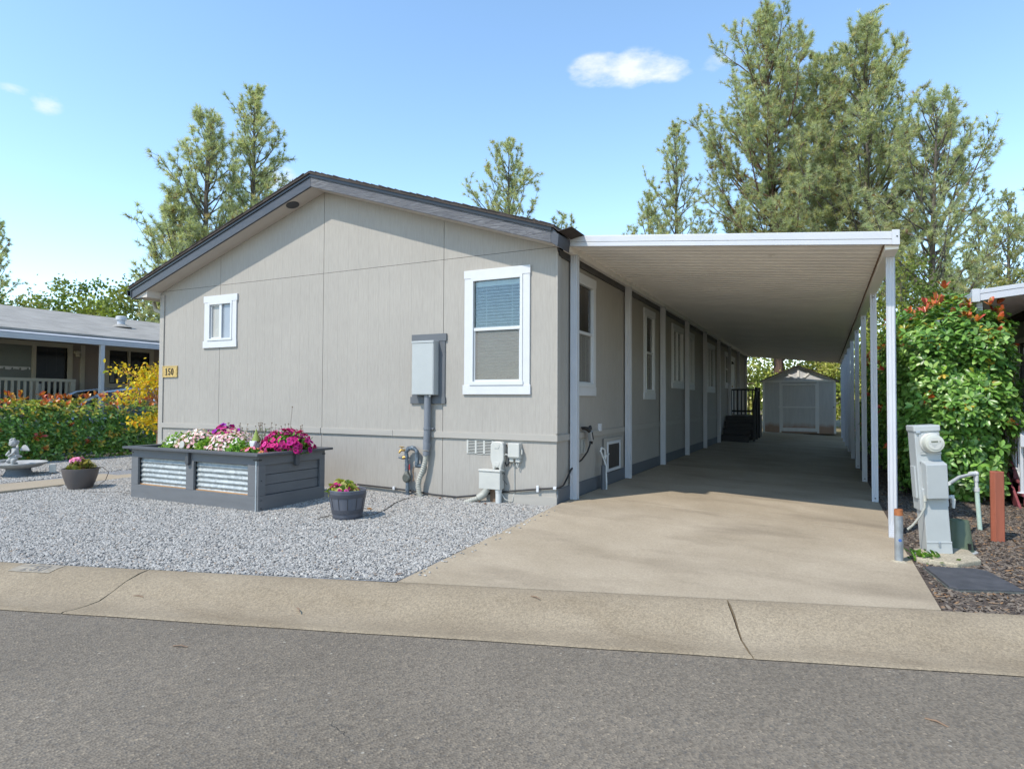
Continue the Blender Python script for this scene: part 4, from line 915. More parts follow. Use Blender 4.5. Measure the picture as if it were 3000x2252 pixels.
# taupe pot
pc=(-7.42,-1.78,-.11)
t=thing('taupe_pot','taupe bowl-shaped flower pot beside the path left of the raised planter','flower pot',pc)
g=MB(); g.lathe([(0,0),(.150,0),(.158,.015),(.20,.12),(.235,.23),(.250,.325),(.252,.345),(.243,.347),(.236,.325),(.22,.27),(0,.26)],pc,40); g.build('pot','pottaupe',t,smooth=True)
g=MB(); g.lathe([(.225,.0),(.1,.012),(0,.02)],(pc[0],pc[1],pc[2]+.285),24); g.build('soil','soil',t)
flower_plant('hydrangea','single pink flower head over curling olive leaves in the taupe pot',(-7.40,-1.78,.19),(.20,.18,.17),230,.095,[(.20,.20,.05),(.28,.24,.09),(.14,.17,.03),(.30,.17,.10)],[],13,leafw=1.3)
hy=bpy.data.objects['hydrangea']; g=rng(14)
P,N=mound_pts(g,130,(-7.44,-1.82,.345),(.105,.10,.065)); X=nrm(np.cross(N,g.normal(0,1,(130,3))))
leaves('flower_head',P,X,N,g.uniform(.03,.045,130),pick(g,130,[(.80,.26,.46),(.85,.40,.58),(.72,.20,.42)],[1,1,1]),'petal',hy,W=np.full(130,1.5))
o=MB(); o.tube([(-7.28,-1.66,.24),(-7.15,-1.60,.25),(-7.02,-1.58,.17),(-7.03,-1.62,.05),(-7.12,-1.72,-.05),(-7.2,-1.85,-.085),(-7.0,-1.95,-.085),(-6.7,-1.92,-.08),(-6.5,-1.75,-.08),(-6.2,-1.78,-.08),(-5.95,-1.8,-.08)],.006,6); o=o.build('drip_line','cord',None,(-7.2,-1.7,-.1),smooth=True); tag(o,'thin looping drip line running from the taupe pot to the planter','hose')
o=MB(); o.tube([(-2.11,-.16,-.05),(-2.13,-.4,-.048),(-2.05,-.75,-.055),(-1.92,-1.05,-.06),(-1.85,-1.3,-.07),(-1.83,-1.5,-.075),(-1.9,-1.62,-.08)],.006,6); o.tube([(-2.17,-1.82,-.05),(-2.26,-1.90,-.07),(-2.24,-1.98,-.085),(-2.12,-1.98,-.09)],.005,6); o=o.build('drip_line','cord',None,(-2.0,-1.0,-.08),smooth=True); tag(o,'thin dark drip line on gravel from the conduit to the barrel pot','hose')
# bird bath and cherub
bc=(-10.05,-1.40,-.11)
t=thing('bird_bath','low wide cast-stone bird bath on a dark flared foot beside the hedge','bird bath',bc)
g=MB(); g.lathe([(0,0),(.25,0),(.245,.02),(.215,.07),(.185,.13),(.19,.17),(0,.17)],bc,32); g.build('foot','stone_dark',t,smooth=True)
g=MB(); g.lathe([(0,.165),(.20,.168),(.32,.195),(.41,.24),(.435,.262),(.432,.278),(.40,.275),(.34,.25),(.2,.235),(0,.23)],bc,40); g.build('basin','stone',t,smooth=True)
def skinfig(name,joints,edges,mat,parent,sub=2):
    me=bpy.data.meshes.new(name); org=root_loc(parent); me.from_pydata([tuple(Vector(j[:3])-org) for j in joints],edges,[]); me.materials.append(M[mat])
    o=bpy.data.objects.new(name,me); link(o,parent); sk=o.modifiers.new('skin','SKIN'); sk.use_smooth_shade=True
    for i,j in enumerate(joints): 
        rr=j[3] if isinstance(j[3],tuple) else (j[3],j[3]); me.skin_vertices[0].data[i].radius=rr; me.skin_vertices[0].data[i].use_root=(i==0)
    s=o.modifiers.new('sub','SUBSURF'); s.levels=sub; s.render_levels=sub; return o
t=thing('cherub_statue','small grey stone cherub with wings kneeling on the bird bath','statue',(bc[0],bc[1]-.02,.13))
bx,by,bz=bc[0]+.04,bc[1]-.05,.125
J=[(bx,by,bz+.13,.062),(bx-.01,by-.01,bz+.20,.062),(bx-.015,by-.02,bz+.275,.058),(bx-.02,by-.03,bz+.325,.026),          # pelvis, belly, chest, neck
   (bx-.05,by-.05,bz+.275,.028),(bx-.095,by-.09,bz+.225,.023),(bx-.07,by-.14,bz+.17,.019),                                   # arm
   (bx+.04,by-.05,bz+.27,.028),(bx+.075,by-.10,bz+.215,.023),(bx+.0,by-.14,bz+.16,.019),
   (bx-.055,by-.05,bz+.10,.045),(bx-.075,by-.13,bz+.07,.036),(bx-.06,by-.03,bz+.03,.028),(bx-.06,by+.05,bz+.022,.02),         # kneeling legs
   (bx+.06,by-.05,bz+.10,.045),(bx+.085,by-.11,bz+.10,.036),(bx+.08,by-.10,bz+.03,.026),(bx+.08,by-.15,bz+.018,.02)]
Eg=[(0,1),(1,2),(2,3),(2,4),(4,5),(5,6),(2,7),(7,8),(8,9),(0,10),(10,11),(11,12),(12,13),(0,14),(14,15),(15,16),(16,17)]
skinfig('body',J,Eg,'stone',t)
hx,hy_,hz=bx-.03,by-.045,bz+.40
g=MB(); g.ball((hx,hy_,hz),.062,.066,.07,18,12); g.ball((hx,hy_-.062,hz-.012),.011,.014,.013,8,6); g.ball((hx-.02,hy_-.05,hz-.03),.02,.016,.016,8,6); g.ball((hx+.02,hy_-.05,hz-.03),.02,.016,.016,8,6); g.ball((hx,hy_-.055,hz-.04),.016,.010,.006,8,6)
for s_ in (-1,1): g.ball((hx+s_*.062,hy_,hz-.005),.01,.016,.02,8,6)
g.build('head','stone',t,smooth=True)
g=MB(); q=rng(5)
for i in range(34):
    d=q.normal(0,1,3); d/=np.linalg.norm(d); 
    if d[1]<-.45 and d[2]<.55: continue
    if d[2]<-.5: continue
    g.ball((hx+d[0]*.06,hy_+d[1]*.062+.006,hz+d[2]*.062+.01),.024,.024,.02,8,6)
g.build('curls','stone',t,smooth=True)
for s_ in (-1,1):
    g=MB(); n=7; vv=[]
    prof_=[(0,.0,.025),(.05,.03,.05),(.10,.035,.055),(.15,.02,.04),(.19,-.01,.012)]
    for (d,zz,hh) in prof_:
        for a in range(8):
            A=2*PI*a/8; vv.append((bx-.01+s_*(.04+d),by+.045+.012*math.sin(A)+d*.25,bz+.275+zz+hh*math.cos(A)))
    g.add(vv,[(i*8+a,i*8+(a+1)%8,(i+1)*8+(a+1)%8,(i+1)*8+a) for i in range(4) for a in range(8)]+[tuple(range(8)),tuple(range(32,40))]); g.build('wing','stone',t,smooth=True)
g=MB(); g.lathe([(0,0),(.035,.0),(.06,.03),(.066,.055),(.058,.055),(.045,.03),(0,.02)],(bx-.13,by-.17,bz+.045),16); g.T=None; g.build('bowl','stone',t,smooth=True)
g=MB(); g.tube([(bx-.06,by-.08,bz+.16),(bx,by-.095,bz+.15),(bx+.09,by-.05,bz+.17),(bx+.10,by+.03,bz+.15)],[.02,.035,.03,.02],8).tube([(bx-.07,by-.085,bz+.13),(bx+.02,by-.10,bz+.12),(bx+.10,by-.04,bz+.13)],[.02,.03,.02],8); g.build('drapery','stone',t,smooth=True)
t=thing('garden_spotlight','small square pale garden light on a spike beside the bird bath','garden light',(-10.05,-.75,-.11))
g=MB(); g.T=Matrix.Translation((-9.72,-1.0,.03))@Matrix.Rotation(R(-30),4,'Z'); g.box(-.045,.045,-.05,.05,-.07,.09); g.build('lamp_housing','gold' if False else 'telco',t,bevel=.008)
g=MB(); g.T=Matrix.Translation((-9.72,-1.0,.03))@Matrix.Rotation(R(-30),4,'Z'); g.box(-.034,.034,-.054,-.0505,-.055,.075); g.build('lens','frost_r',t)
g=MB(); g.tube([(-9.72,-1.0,-.03),(-9.72,-1.0,-.14)],.014,8); g.build('spike','brown',t)

# ------------------------------------------------------------------ shrubs and hedge
PH=[(.075,.165,.03),(.12,.25,.042),(.18,.33,.06),(.30,.44,.13)]
TIP=[(.46,.09,.03),(.55,.18,.04),(.55,.30,.06),(.58,.10,.08)]
YEL=[(.30,.36,.04),(.42,.38,.05),(.22,.34,.05),(.50,.34,.05)]
def shrub(name,label,cat,c,half,h,ncl,seed,ls=.085,sq=3.0,top=1.0,tips=.08,yel=.0,leafn=6,group=None,inner=.45,simple=False,face=None):
    """clustered glossy leaves over a rounded-box hedge form; c = base centre, half = (x,y) half sizes"""
    t=thing(name,label,cat,c,group); g=rng(seed); hx,hy=half
    # surface samples on a superellipsoid
    d=g.normal(0,1,(ncl*4,3)); 
    if face is not None: d=np.concatenate([d,d+np.array(face)*1.2])
    d=nrm(d); p=1/((np.abs(d)**sq).sum(1)**(1/sq)); S=d*p[:,None]
    S=S[S[:,2]>-.98]; g.shuffle(S); S=S[:ncl]; n=len(S)
    Nn=nrm(np.sign(S)*np.abs(S)**(sq-1)/np.array([hx,hy,h/2]))
    lump=1+.07*np.sin(S[:,0]*7+seed)*np.cos(S[:,2]*6+1)+.05*np.sin(S[:,1]*11+S[:,2]*9)+g.normal(0,.025,n)
    dep=np.where(g.random(n)<inner,g.uniform(.55,.97,n),g.uniform(.95,1.03,n))*lump
    P=np.array([c[0],c[1],c[2]+h/2])+S*np.array([hx,hy,h/2])*dep[:,None]
    up=np.clip(S[:,2],-1,1)
    tipm=(g.random(n)<tips*(.15+3.2*(up>.75)))&(dep>.93)
    P[tipm]+=Nn[tipm]*.04+np.array([0,0,.05])*(up[tipm,None]>.6)
    k=leafn; nn=n*k; Pc=np.repeat(P,k,0); Nc=np.repeat(Nn,k,0); tm=np.repeat(tipm,k)
    ax=nrm(Nc*.7+np.array([0,0,.35])); a=nrm(np.cross(ax,np.array([0,0,1.])+g.normal(0,.1,(nn,3)))); b=np.cross(ax,a)
    th=np.tile(np.arange(k)*2.4,n)+np.repeat(g.uniform(0,6.28,n),k)
    rad=np.cos(th)[:,None]*a+np.sin(th)[:,None]*b
    X=nrm(rad*np.where(tm,.45,1.)[:,None]+ax*np.where(tm,1.1,.35)[:,None]*g.uniform(.3,1.3,(nn,1))+g.normal(0,.2,(nn,3)))
    Nl=nrm(ax*.9-rad*.35+g.normal(0,.25,(nn,3))+np.array([0,0,.45]))
    tint=pick(g,nn,PH,[3,4,3,1.3],.16)
    ym=np.repeat((g.random(n)<yel*(.3+1.6*(up>.55)))&(dep>.9),k); tint[ym]=pick(g,int(ym.sum()),YEL,[1,1,1,1])
    tint[tm]=pick(g,int(tm.sum()),TIP,[2,2,1.2,1])
    Sz=ls*g.uniform(.65,1.2,nn)*np.where(tm,1.15,1.)
    leaves('foliage',Pc+X*.01,X,Nl,Sz,np.clip(tint,.004,1),'leaf',t,W=g.uniform(.62,.85,nn),simple=simple)
    mb=MB(); 
    for i in range(16):
        x,y=c[0]+g.uniform(-.5,.5)*hx,c[1]+g.uniform(-.7,.7)*hy; q=P[g.integers(0,n)]; q=np.array([c[0],c[1],c[2]+h/2])+(q-np.array([c[0],c[1],c[2]+h/2]))*.85
        mb.tube([(x,y,c[2]-.03),(x*.6+q[0]*.4,y*.6+q[1]*.4,c[2]+(q[2]-c[2])*.5),tuple(q)],[.022,.014,.006],5)
    mb.build('stems','twig',t); return t
shrub('photinia_hedge','low red-tipped green hedge along the gravel before the neighbouring porch','hedge',(-12.75,-.2,-.12),(.72,3.9,),1.38,3400,31,ls=.108,sq=4.5,tips=.085,yel=.5,inner=.35,face=(.8,0,0))
shrub('photinia_shrub','tall red-tipped shrub right behind the meter pedestal','shrub',(4.92,5.15,-.16),(.82,1.75),3.0,4300,33,ls=.115,sq=3.6,tips=.04,yel=.08,face=(0,-1.0,0))
shrub('photinia_shrub','dark green shrub behind the second and third right carport posts','shrub',(4.75,8.8,-.16),(.72,2.2),2.7,1500,34,ls=.10,sq=3.4,tips=.10,yel=.03,face=(-.8,0,0))
shrub('photinia_shrub','shaded green shrub farthest along the right carport posts','shrub',(4.65,13.2,-.16),(.62,2.4),1.7,700,35,ls=.11,sq=3.2,tips=.04,yel=.03,face=(-.8,0,0))  # height cut down so more skylight gets in under the carport
# weed by the pedestal
t=thing('weed','small green weed sprouting between the galvanised bollard and the pedestal','weed',(3.98,-.62,-.15)); g=rng(41); n=90
P=np.array([3.97,-.60,-.13])+g.normal(0,1,(n,3))*np.array([.07,.05,.03]); P[:,2]=np.abs(P[:,2]+.13)-.13
leaves('foliage',P,g.normal(0,1,(n,3))+np.array([0,0,.3]),g.normal(0,.4,(n,3))+np.array([0,0,1]),g.uniform(.04,.08,n),pick(g,n,GRN,[2,3,2,2]),'leafsoft',t,W=np.full(n,.8))
# little golden maple
t=thing('golden_maple','small yellow-leaved maple on a thin tan stem left of the home','tree',(-9.3,.75,-.1)); g=rng(51)
mb=MB(); mb.tube([(-9.3,.75,-.12),(-9.29,.75,.5),(-9.27,.76,.95),(-9.32,.77,1.25)],[.035,.03,.026,.022],8)
cl=[]
for i in range(26):
    a=g.uniform(0,6.28); rr=g.uniform(.15,.85); z=g.uniform(1.5,2.15)-rr*.2; q=np.array([-9.30+math.cos(a)*rr*.8,.78+math.sin(a)*rr*.85,z]); cl.append(q)
    mb.tube([(-9.32,.77,1.22),(-9.35+(q[0]+9.35)*.5,.77+(q[1]-.77)*.5,1.3+(z-1.3)*.75),tuple(q)],[.013,.008,.003],5)
for i in range(8):
    a=g.uniform(0,6.28); rr=g.uniform(.1,.4); z=g.uniform(.75,1.1); q=np.array([-9.3+math.cos(a)*rr,.72+math.sin(a)*rr*.8,z]); cl.append(q); mb.tube([(-9.29,.75,.6),tuple(q)],[.008,.003],5)
mb.build('trunk','maple_bark',t,smooth=True)
cl=np.array(cl); n=2300; k=g.integers(0,len(cl),n); P=cl[k]+g.normal(0,1,(n,3))*np.array([.15,.15,.06])
leaves('crown',P,g.normal(0,1,(n,3))+np.array([0,0,-.25]),g.normal(0,.5,(n,3))+np.array([0,0,1]),g.uniform(.05,.10,n),pick(g,n,[(.62,.42,.02),(.70,.50,.03),(.50,.42,.04),(.62,.28,.04),(.36,.40,.05)],[3,4,2,1,1]),'leafsoft',t,W=np.full(n,.9))

# ------------------------------------------------------------------ neighbouring home on the left
t=thing('neighbour_home','low taupe neighbouring home with pale shingle roof and white porch beam at far left','house',(-19,3,-.2))
XW=-17.0
g=MB(); ops=[(-.2,3.05,.95,2.83),(4.25,5.56,1.81,2.86)]
nw=wall('y',1,XW,-3,10.5,-.2,lambda y:3.2,ops,.25); nw.build('front_wall','taupe',t)
g=MB(); g.add([(XW,-3,-.2),(-23,-3,-.2),(-23,-3,3.1),(-19,-3,4.05),(XW,-3,3.2)],[(0,1,2,3,4)]).add([(-23,-3,-.2),(-23,10.5,-.2),(-23,10.5,3.1),(-23,-3,3.1)],[(0,1,2,3)]).add([(XW,10.5,-.2),(-23,10.5,-.2),(-23,10.5,3.1),(-19,10.5,4.05),(XW,10.5,3.2)],[(4,3,2,1,0)]); g.build('end_wall','taupe',t)
g=MB(); g.box(-17.9,-17.85,-2.9,10.4,-.2,3.1); g.build('room_backing','interior',t)
zr=lambda x:3.02+(-14.15-x)*.243
g=MB(); g.prism([(-14.15,zr(-14.15)),(-18.6,zr(-18.6)),(-23.3,3.0),(-23.3,2.93),(-18.6,zr(-18.6)-.07),(-14.15,zr(-14.15)-.05)],'y',-3.3,10.8); rf=g.build('roof','shingle_pale',t)
g=MB(); g.lathe([(.11,-.05),(.11,.20),(.15,.21),(.15,.31),(.12,.33),(0,.33)],(-16.4,4.25,zr(-16.4)),16); vp=g.build('roof_vent','alum',rf,smooth=True)
g=MB(); g.lathe([(.30,.0),(.14,.09),(.12,.09)],(-16.4,4.25,zr(-16.4)-.02),16); g.build('flashing','shingle_pale',vp)
g=MB(); g.box(-14.05,-13.98,-3.3,10.8,2.755,2.90).prism([(-13.98,2.905),(-14.28,3.00),(-14.28,2.96),(-14.05,2.90),(-13.98,2.885)],'y',-3.3,10.8); g.build('porch_beam','alum',t,bevel=.004)
g=MB(); g.add([(-14.05,-3.2,2.88),(-17,-3.2,2.98),(-17,10.7,2.98),(-14.05,10.7,2.88)],[(0,1,2,3)]); g.build('porch_ceiling','soffit',t)
for y in (-2.5,2.33,7.2):
    g=MB(); g.box(-14.09,-13.99,y-.05,y+.05,-.2,2.76); g.build('porch_post','alum',t,bevel=.005)
g=MB(); 
def fr(a,b,z0,z1,w,mb,d0=0,d1=.04): mb.box(XW+d0,XW+d1,a-w,a,z0-w,z1+w).box(XW+d0,XW+d1,b,b+w,z0-w,z1+w).box(XW+d0,XW+d1,a,b,z1,z1+w).box(XW+d0,XW+d1,a,b,z0-w,z0)
g=MB(); fr(-.2,3.05,.95,2.83,.13,g); g.box(XW-.04,XW+.03,2.13,2.22,.95,2.83); sd=g.build('sliding_door','taupe_trim',t)
g=MB(); g.box(XW-.04,XW-.03,-.2,2.13,.95,2.83); g.build('pane','glass_pale',sd)
g=MB(); g.box(XW-.06,XW-.05,2.22,3.05,.95,2.83); g.build('pane','glass_dark',sd)
g=MB(); vv=[]
for i in range(37):
    y=-.2+2.3*i/36; d=.012*math.sin(i*2.1); vv+=[(XW-.025+d,y,2.14+.015*math.sin(i*1.3)),(XW-.025+d*.3,y,2.22)]
g.add(vv,[(2*i,2*i+2,2*i+3,2*i+1) for i in range(36)]); g.build('valance','white',sd)
g=MB(); g.box(XW-.045,XW-.035,2.24,2.42,1.0,1.75); g.build('curtain_edge','blind',sd)
g=MB(); fr(4.25,5.56,1.81,2.86,.14,g); g.box(XW-.04,XW+.03,4.86,4.92,1.81,2.86); nwd=g.build('window','taupe_trim',t)
g=MB(); g.box(XW-.05,XW-.04,4.25,4.86,1.81,2.86); g.box(XW-.04,XW-.03,4.92,5.56,1.81,2.86); g.build('pane','glass_dark',nwd)
g=MB()
for (y,w_) in ((4.35,.10),(4.58,.12),(4.72,.10)): g.prism([(y,2.45),(y+w_,2.45),(y+w_*.7+.03,1.85),(y-.04,1.85)],'x',XW-.035,XW-.03)
g.build('curtain','glass_pale',nwd)
g=MB(); g.box(XW,XW+.05,3.40,3.52,-.2,2.95); g.build('corner_trim','taupe_trim',t)
g=MB(); g.box(XW,XW+.12,3.22,3.36,2.68,2.76); g.tube([(XW+.08,3.29,2.70),(XW+.12,3.29,2.58)],[.05,.07],8); g.build('wall_lamp','taupe_trim',t)
g=MB(); g.box(XW+.02,-15.95,-3,2.75,.80,.92); g.box(-16.0,-15.94,-3,2.7,-.2,.80); g.build('porch_floor','taupe',t)
g=MB(); g.box(-16.03,-15.93,-3,2.72,1.80,1.88).box(-15.99,-15.96,-3,2.6,1.04,1.10).box(-16.04,-15.94,2.60,2.72,.9,1.80); rl=g.build('porch_railing','taupe_trim',t)
for k in range(38):
    y=-2.9+k*.145; 
    if y>2.55: break
    g=MB(); g.box(-15.995,-15.955,y,y+.055,1.10,1.80); g.build('baluster','taupe_trim',rl)

# silver car parked under the neighbour's porch roof
t=thing('parked_car','silver car parked behind the low hedge, only its roof and windows showing','car',(-14.95,2.8,-.2))
cx,y0=-14.95,.55
prof=[(0,.45),(.05,.70),(.25,.86),(1.15,1.02),(4.35,1.05),(4.55,.95),(4.6,.6),(4.55,.35),(.1,.30)]
mb=MB(); secs=[(-.88,.93),(-.86,1.),(.86,1.),(.88,.93)]
n=len(prof); vv=[]
for x,s_ in ((-.90,.0),(-.86,.02),(.86,.02),(.90,.0)):
    for (y,z) in prof: vv.append((cx+x,y0+y,-.2+z+ (s_ if z>.8 else 0)))
mb.add(vv,[(k*n+i,k*n+(i+1)%n,(k+1)*n+(i+1)%n,(k+1)*n+i) for k in range(3) for i in range(n)]+[tuple(range(n))[::-1],tuple(3*n+i for i in range(n))]); mb.build('body','car',t,bevel=.04,smooth=True)
gh=[(.95,1.03),(1.45,1.44),(2.0,1.70),(2.7,1.80),(3.5,1.79),(4.1,1.66),(4.45,1.06)]
mb=MB(); vv=[]
for sgn in (-1,1):
    for (y,z) in gh: vv.append((cx+sgn*(.84-.26*(z-1.03)),y0+y,-.2+z))
n=len(gh); mb.add(vv,[(i,i+1,n+i+1,n+i) for i in range(n-1)]+[tuple(range(n))[::-1],tuple(range(n,2*n))]); mb.build('windows','glass_dark',t)
mb=MB()
for sgn in (-1,1):
    e=.012*sgn; pts=[(cx+sgn*(.84-.26*(z-1.03))+e,y0+y,-.2+z+.005) for (y,z) in gh]; mb.tube(pts,[.03]+[.045]*5+[.05],6)
    for yb,yt in ((2.3,2.35),(3.4,3.35)): mb.tube([(cx+sgn*.84+e,y0+yb,-.2+1.03),(cx+sgn*(.84-.26*.72)+e,y0+yt,-.2+1.75)],.03,6)
vv=[]
for (y,z) in gh[1:6]: vv+=[(cx-(.84-.26*(z-1.03)),y0+y,-.2+z+.012),(cx,y0+y,-.2+z+.045),(cx+(.84-.26*(z-1.03)),y0+y,-.2+z+.012)]
mb.add(vv[3:],[(3*i,3*i+3,3*i+4,3*i+1) for i in range(3)]+[(3*i+1,3*i+4,3*i+5,3*i+2) for i in range(3)]); mb.build('roof','car',t,smooth=True)
for yy in (.95,3.75):
    for sgn in (-1,1):
        g=MB(); g.T=Matrix.Translation((cx+sgn*.80,y0+yy,.13))@Matrix.Rotation(PI/2,4,'Y'); g.lathe([(.2,-.1),(.32,-.1),(.335,-.06),(.335,.06),(.32,.1),(.2,.1)],(0,0,0),24); wh=g.build('wheel','tyre',t,smooth=True)
        g=MB(); g.T=Matrix.Translation((cx+sgn*.80,y0+yy,.13))@Matrix.Rotation(PI/2,4,'Y'); g.lathe([(0,-.09),(.2,-.09),(.21,0),(.2,.09),(0,.09)],(0,0,0),20); g.build('rim','rim',wh,smooth=True)
for sgn in (-1,1):
    g=MB(); g.ball((cx+sgn*.62,y0+.14,.58),.16,.10,.08); g.build('headlight','glass_pale',t,smooth=True)
    g=MB(); g.ball((cx+sgn*1.0,y0+1.35,.90),.09,.07,.07); g.build('wing_mirror','car',t,smooth=True)

# ------------------------------------------------------------------ shed at the end of the drive
t=thing('garden_shed','grey metal shed with sliding doors and rust-stained foot at the end of the drive','shed',(2.12,23.3,-.1))
sx0,sx1,sy,zw,zp=.64,3.60,23.3,2.28,2.90; mx=(sx0+sx1)/2
g=MB(); a=wall('x',-1,sy,sx0,sx1,-.08,lambda x:zw,[(1.40,2.88,0.,2.18)],.16,gw=.02,gd=.012); a.build('front_wall','shed_wall',t)
g=MB(); g.box(sx0,sx0+.02,sy+.01,sy+2.4,-.08,zw).box(sx1-.02,sx1,sy+.01,sy+2.4,-.08,zw).box(sx0,sx1,sy+2.38,sy+2.4,-.08,zw); g.build('side_wall','shed_wall',t)
g=MB(); g.prism([(sx0,zw),(sx1,zw),(mx,zp-.03)],'y',sy+.005,sy+.02); g.build('gable','white',t)
g=MB()
def strip(x0,z0,x1,z1,w_,d=.03):
    L=math.hypot(x1-x0,z1-z0); nx_,nz_=-(z1-z0)/L*w_/2,(x1-x0)/L*w_/2
    g.prism([(x0+nx_,z0+nz_),(x0-nx_,z0-nz_),(x1-nx_,z1-nz_),(x1+nx_,z1+nz_)],'y',sy-d,sy+.002)
strip(mx,zw+.02,mx,zp-.10,.09,.034); strip(mx-.12,zw+.03,mx-.46,zw+.36,.07); strip(mx+.12,zw+.03,mx+.46,zw+.36,.07); g.build('gable_brace','shed',t)
g=MB(); strip(sx0-.12,zw-.03,mx,zp,.085,.06); strip(mx,zp,sx1+.12,zw-.03,.085,.06); g.build('barge_board','shed',t)
g=MB(); g.prism([(sx0-.16,zw-.04),(mx,zp+.05),(sx1+.16,zw-.04),(sx1+.16,zw-.01),(mx,zp+.085),(sx0-.16,zw-.01)],'y',sy-.16,sy+2.5); g.build('roof','shingle',t)
g=MB(); g.box(sx0-.02,sx0+.07,sy-.025,sy,-.06,zw).box(sx1-.07,sx1+.02,sy-.025,sy,-.06,zw).box(sx0+.07,sx1-.07,sy-.03,sy,zw-.06,zw+.03).box(1.33,1.41,sy-.03,sy,-.06,zw-.06).box(2.87,2.95,sy-.03,sy,-.06,zw-.06); g.build('frame','shed',t,bevel=.004)
g=MB(); g.box(1.41,2.87,sy-.0,sy+.01,0,2.17); dw=a=wall('x',-1,sy-.012,1.47,2.80,.16,lambda x:2.08,[],.165,gw=.018,gd=.01); ddo=dw.build('door','shed_wall',t)
g=MB(); g.box(1.41,1.47,sy-.04,sy+.01,0,2.16).box(2.80,2.87,sy-.04,sy+.01,0,2.16).box(1.47,2.80,sy-.04,sy+.01,2.08,2.16).box(1.47,2.80,sy-.035,sy+.01,0.,.16); g.build('door_frame','shed',ddo,bevel=.004)
g=MB(); g.box(1.36,2.86,sy-.06,sy-.03,1.06,1.115).box(1.30,1.38,sy-.055,sy-.03,1.04,1.14); g.build('door_bar','shed',ddo,bevel=.004)
g=MB(); g.tube([(3.54,sy-.02,1.10),(3.54,sy-.07,1.10)],.03,8); g.build('hasp','iron',t)

# ------------------------------------------------------------------ dark entry steps with railing
t=thing('entry_steps','dark stained wooden steps and railed landing at the side door','steps',(.6,15,-.03))
X0_,X1_=.03,1.0
for k,(ya,yb,z) in enumerate(((14.55,14.95,.21),(14.90,15.3,.42),(15.25,15.65,.63))):
    g=MB(); g.box(X0_,X1_-.08 if k==0 else X1_,ya-.02,yb,z-.045,z).box(X0_,X1_-.1,ya+.01,ya+.04,-.06 if k==0 else z-.24,z-.046); g.build('step','charcoal',t,bevel=.008)
g=MB(); g.box(X0_,X1_,15.6,18.4,.77,.83).box(X0_,X1_,15.62,15.66,.0,.768).box(X1_-.05,X1_-.01,15.67,18.4,.0,.768); g.build('landing','charcoal',t,bevel=.006)
rl=MB(); rl.box(X0_,X1_,16.55,16.66,1.74,1.80).box(X0_,X1_,16.58,16.62,.95,1.02).box(X0_,X0_+.09,16.55,16.64,.83,1.74); rl=rl.build('back_railing','charcoal',t,bevel=.005)
for k in range(6):
    x=.16+k*.13; g=MB(); g.box(x,x+.04,16.58,16.62,.86,1.74); g.build('baluster','charcoal',rl)
for (x,y) in ((X1_-.02,15.62),(X1_-.02,16.56)):
    g=MB(); g.box(x,x+.10,y,y+.10,.02,1.84); g.build('newel_post','charcoal',t,bevel=.008)
g=MB(); g.prism([(14.75,1.02),(15.62,1.68),(15.62,1.78),(14.72,1.10)],'x',X1_-.0,X1_+.06); g.box(X1_,X1_+.06,15.72,16.55,1.70,1.78); g.build('hand_rail','charcoal',t,bevel=.005)
g=MB(); g.box(X1_+.0,X1_+.08,14.72,14.80,.0,1.08); g.build('newel_post','charcoal',t,bevel=.006)

# ------------------------------------------------------------------ power pedestal and what stands round it
o=MB(); o.prism([(3.89,-.36),(3.90,-.72),(4.20,-.78),(4.42,-.52),(4.40,-.10),(4.10,.05)],'z',-.22,-.10); o=o.build('concrete_pad','pad',None,(4.1,-.4,-.15),bevel=.012); tag(o,'rough concrete footing slab under the meter pedestal','slab')
pl=thing('meter_pedestal','leaning pale grey power pedestal with round electric meter right of the carport','meter pedestal',(4.15,-.30,-.10))
PT=Matrix.Translation((4.105,-.31,-.105))@Matrix.Rotation(R(11),4,'Z')@Matrix.Rotation(R(-3.6),4,'Y')@Matrix.Diagonal((.77,.80,1,1))
def pb(*a): 
    g=MB(); g.T=PT; g.box(*a); return g
g=pb(-.135,.135,-.11,.15,0,.62); g.build('lower_column','boxgrey',pl,bevel=.008)
g=pb(-.138,.138,-.116,-.108,.0,.105); g.box(-.139,.139,-.122,-.11,.10,.116); g.build('lower_skirt','boxgrey',pl,bevel=.004)
g=pb(-.012,.012,-.130,-.116,.065,.115); g.build('latch','galvpipe',pl,bevel=.004); 
g=pb(-.160,.115,-.075,.17,.40,1.19); g.build('upper_column','boxgrey',pl,bevel=.008)
g=pb(-.172,.125,-.095,.185,1.165,1.225); g.build('rain_cap','boxgrey',pl,bevel=.010)
g=pb(-.150,-.10,-.100,-.076,1.152,1.175); g.build('hinge','galvpipe',pl,bevel=.002)
g=pb(-.115,.112,-.088,-.074,.965,1.15); g.box(-.115,.116,-.092,-.074,.945,.962); g.build('meter_panel','boxgrey',pl,bevel=.004)
g=MB(); g.T=PT; g.prism([(-.20,.53),(-.235,.86),(-.10,.885),(-.075,.885),(-.075,.52)],'x',-.115,.118); 
g.build('breaker_cover','boxgrey',pl,bevel=.008)
g=pb(-.185,-.160,-.04,.10,.52,.83); g.build('side_box','boxgrey',pl,bevel=.005)
g=pb(-.128,-.124,-.09,-.085,.86,.875); g.box(-.105,-.10,-.09,-.085,.845,.86); build_each(g,'screw','iron',pl)
mt=MB(); MT=PT@Matrix.Translation((.010,-.085,1.055))@Matrix.Diagonal((1/.77,1/.80,1,1))@Matrix.Rotation(PI/2,4,'X'); mt.T=MT
mt.lathe([(.07,-.02),(.095,-.02),(.098,.0),(.098,.018),(.090,.026),(.07,.026)],(0,0,0),36); mo=mt.build('meter_ring','telco',pl,smooth=True)
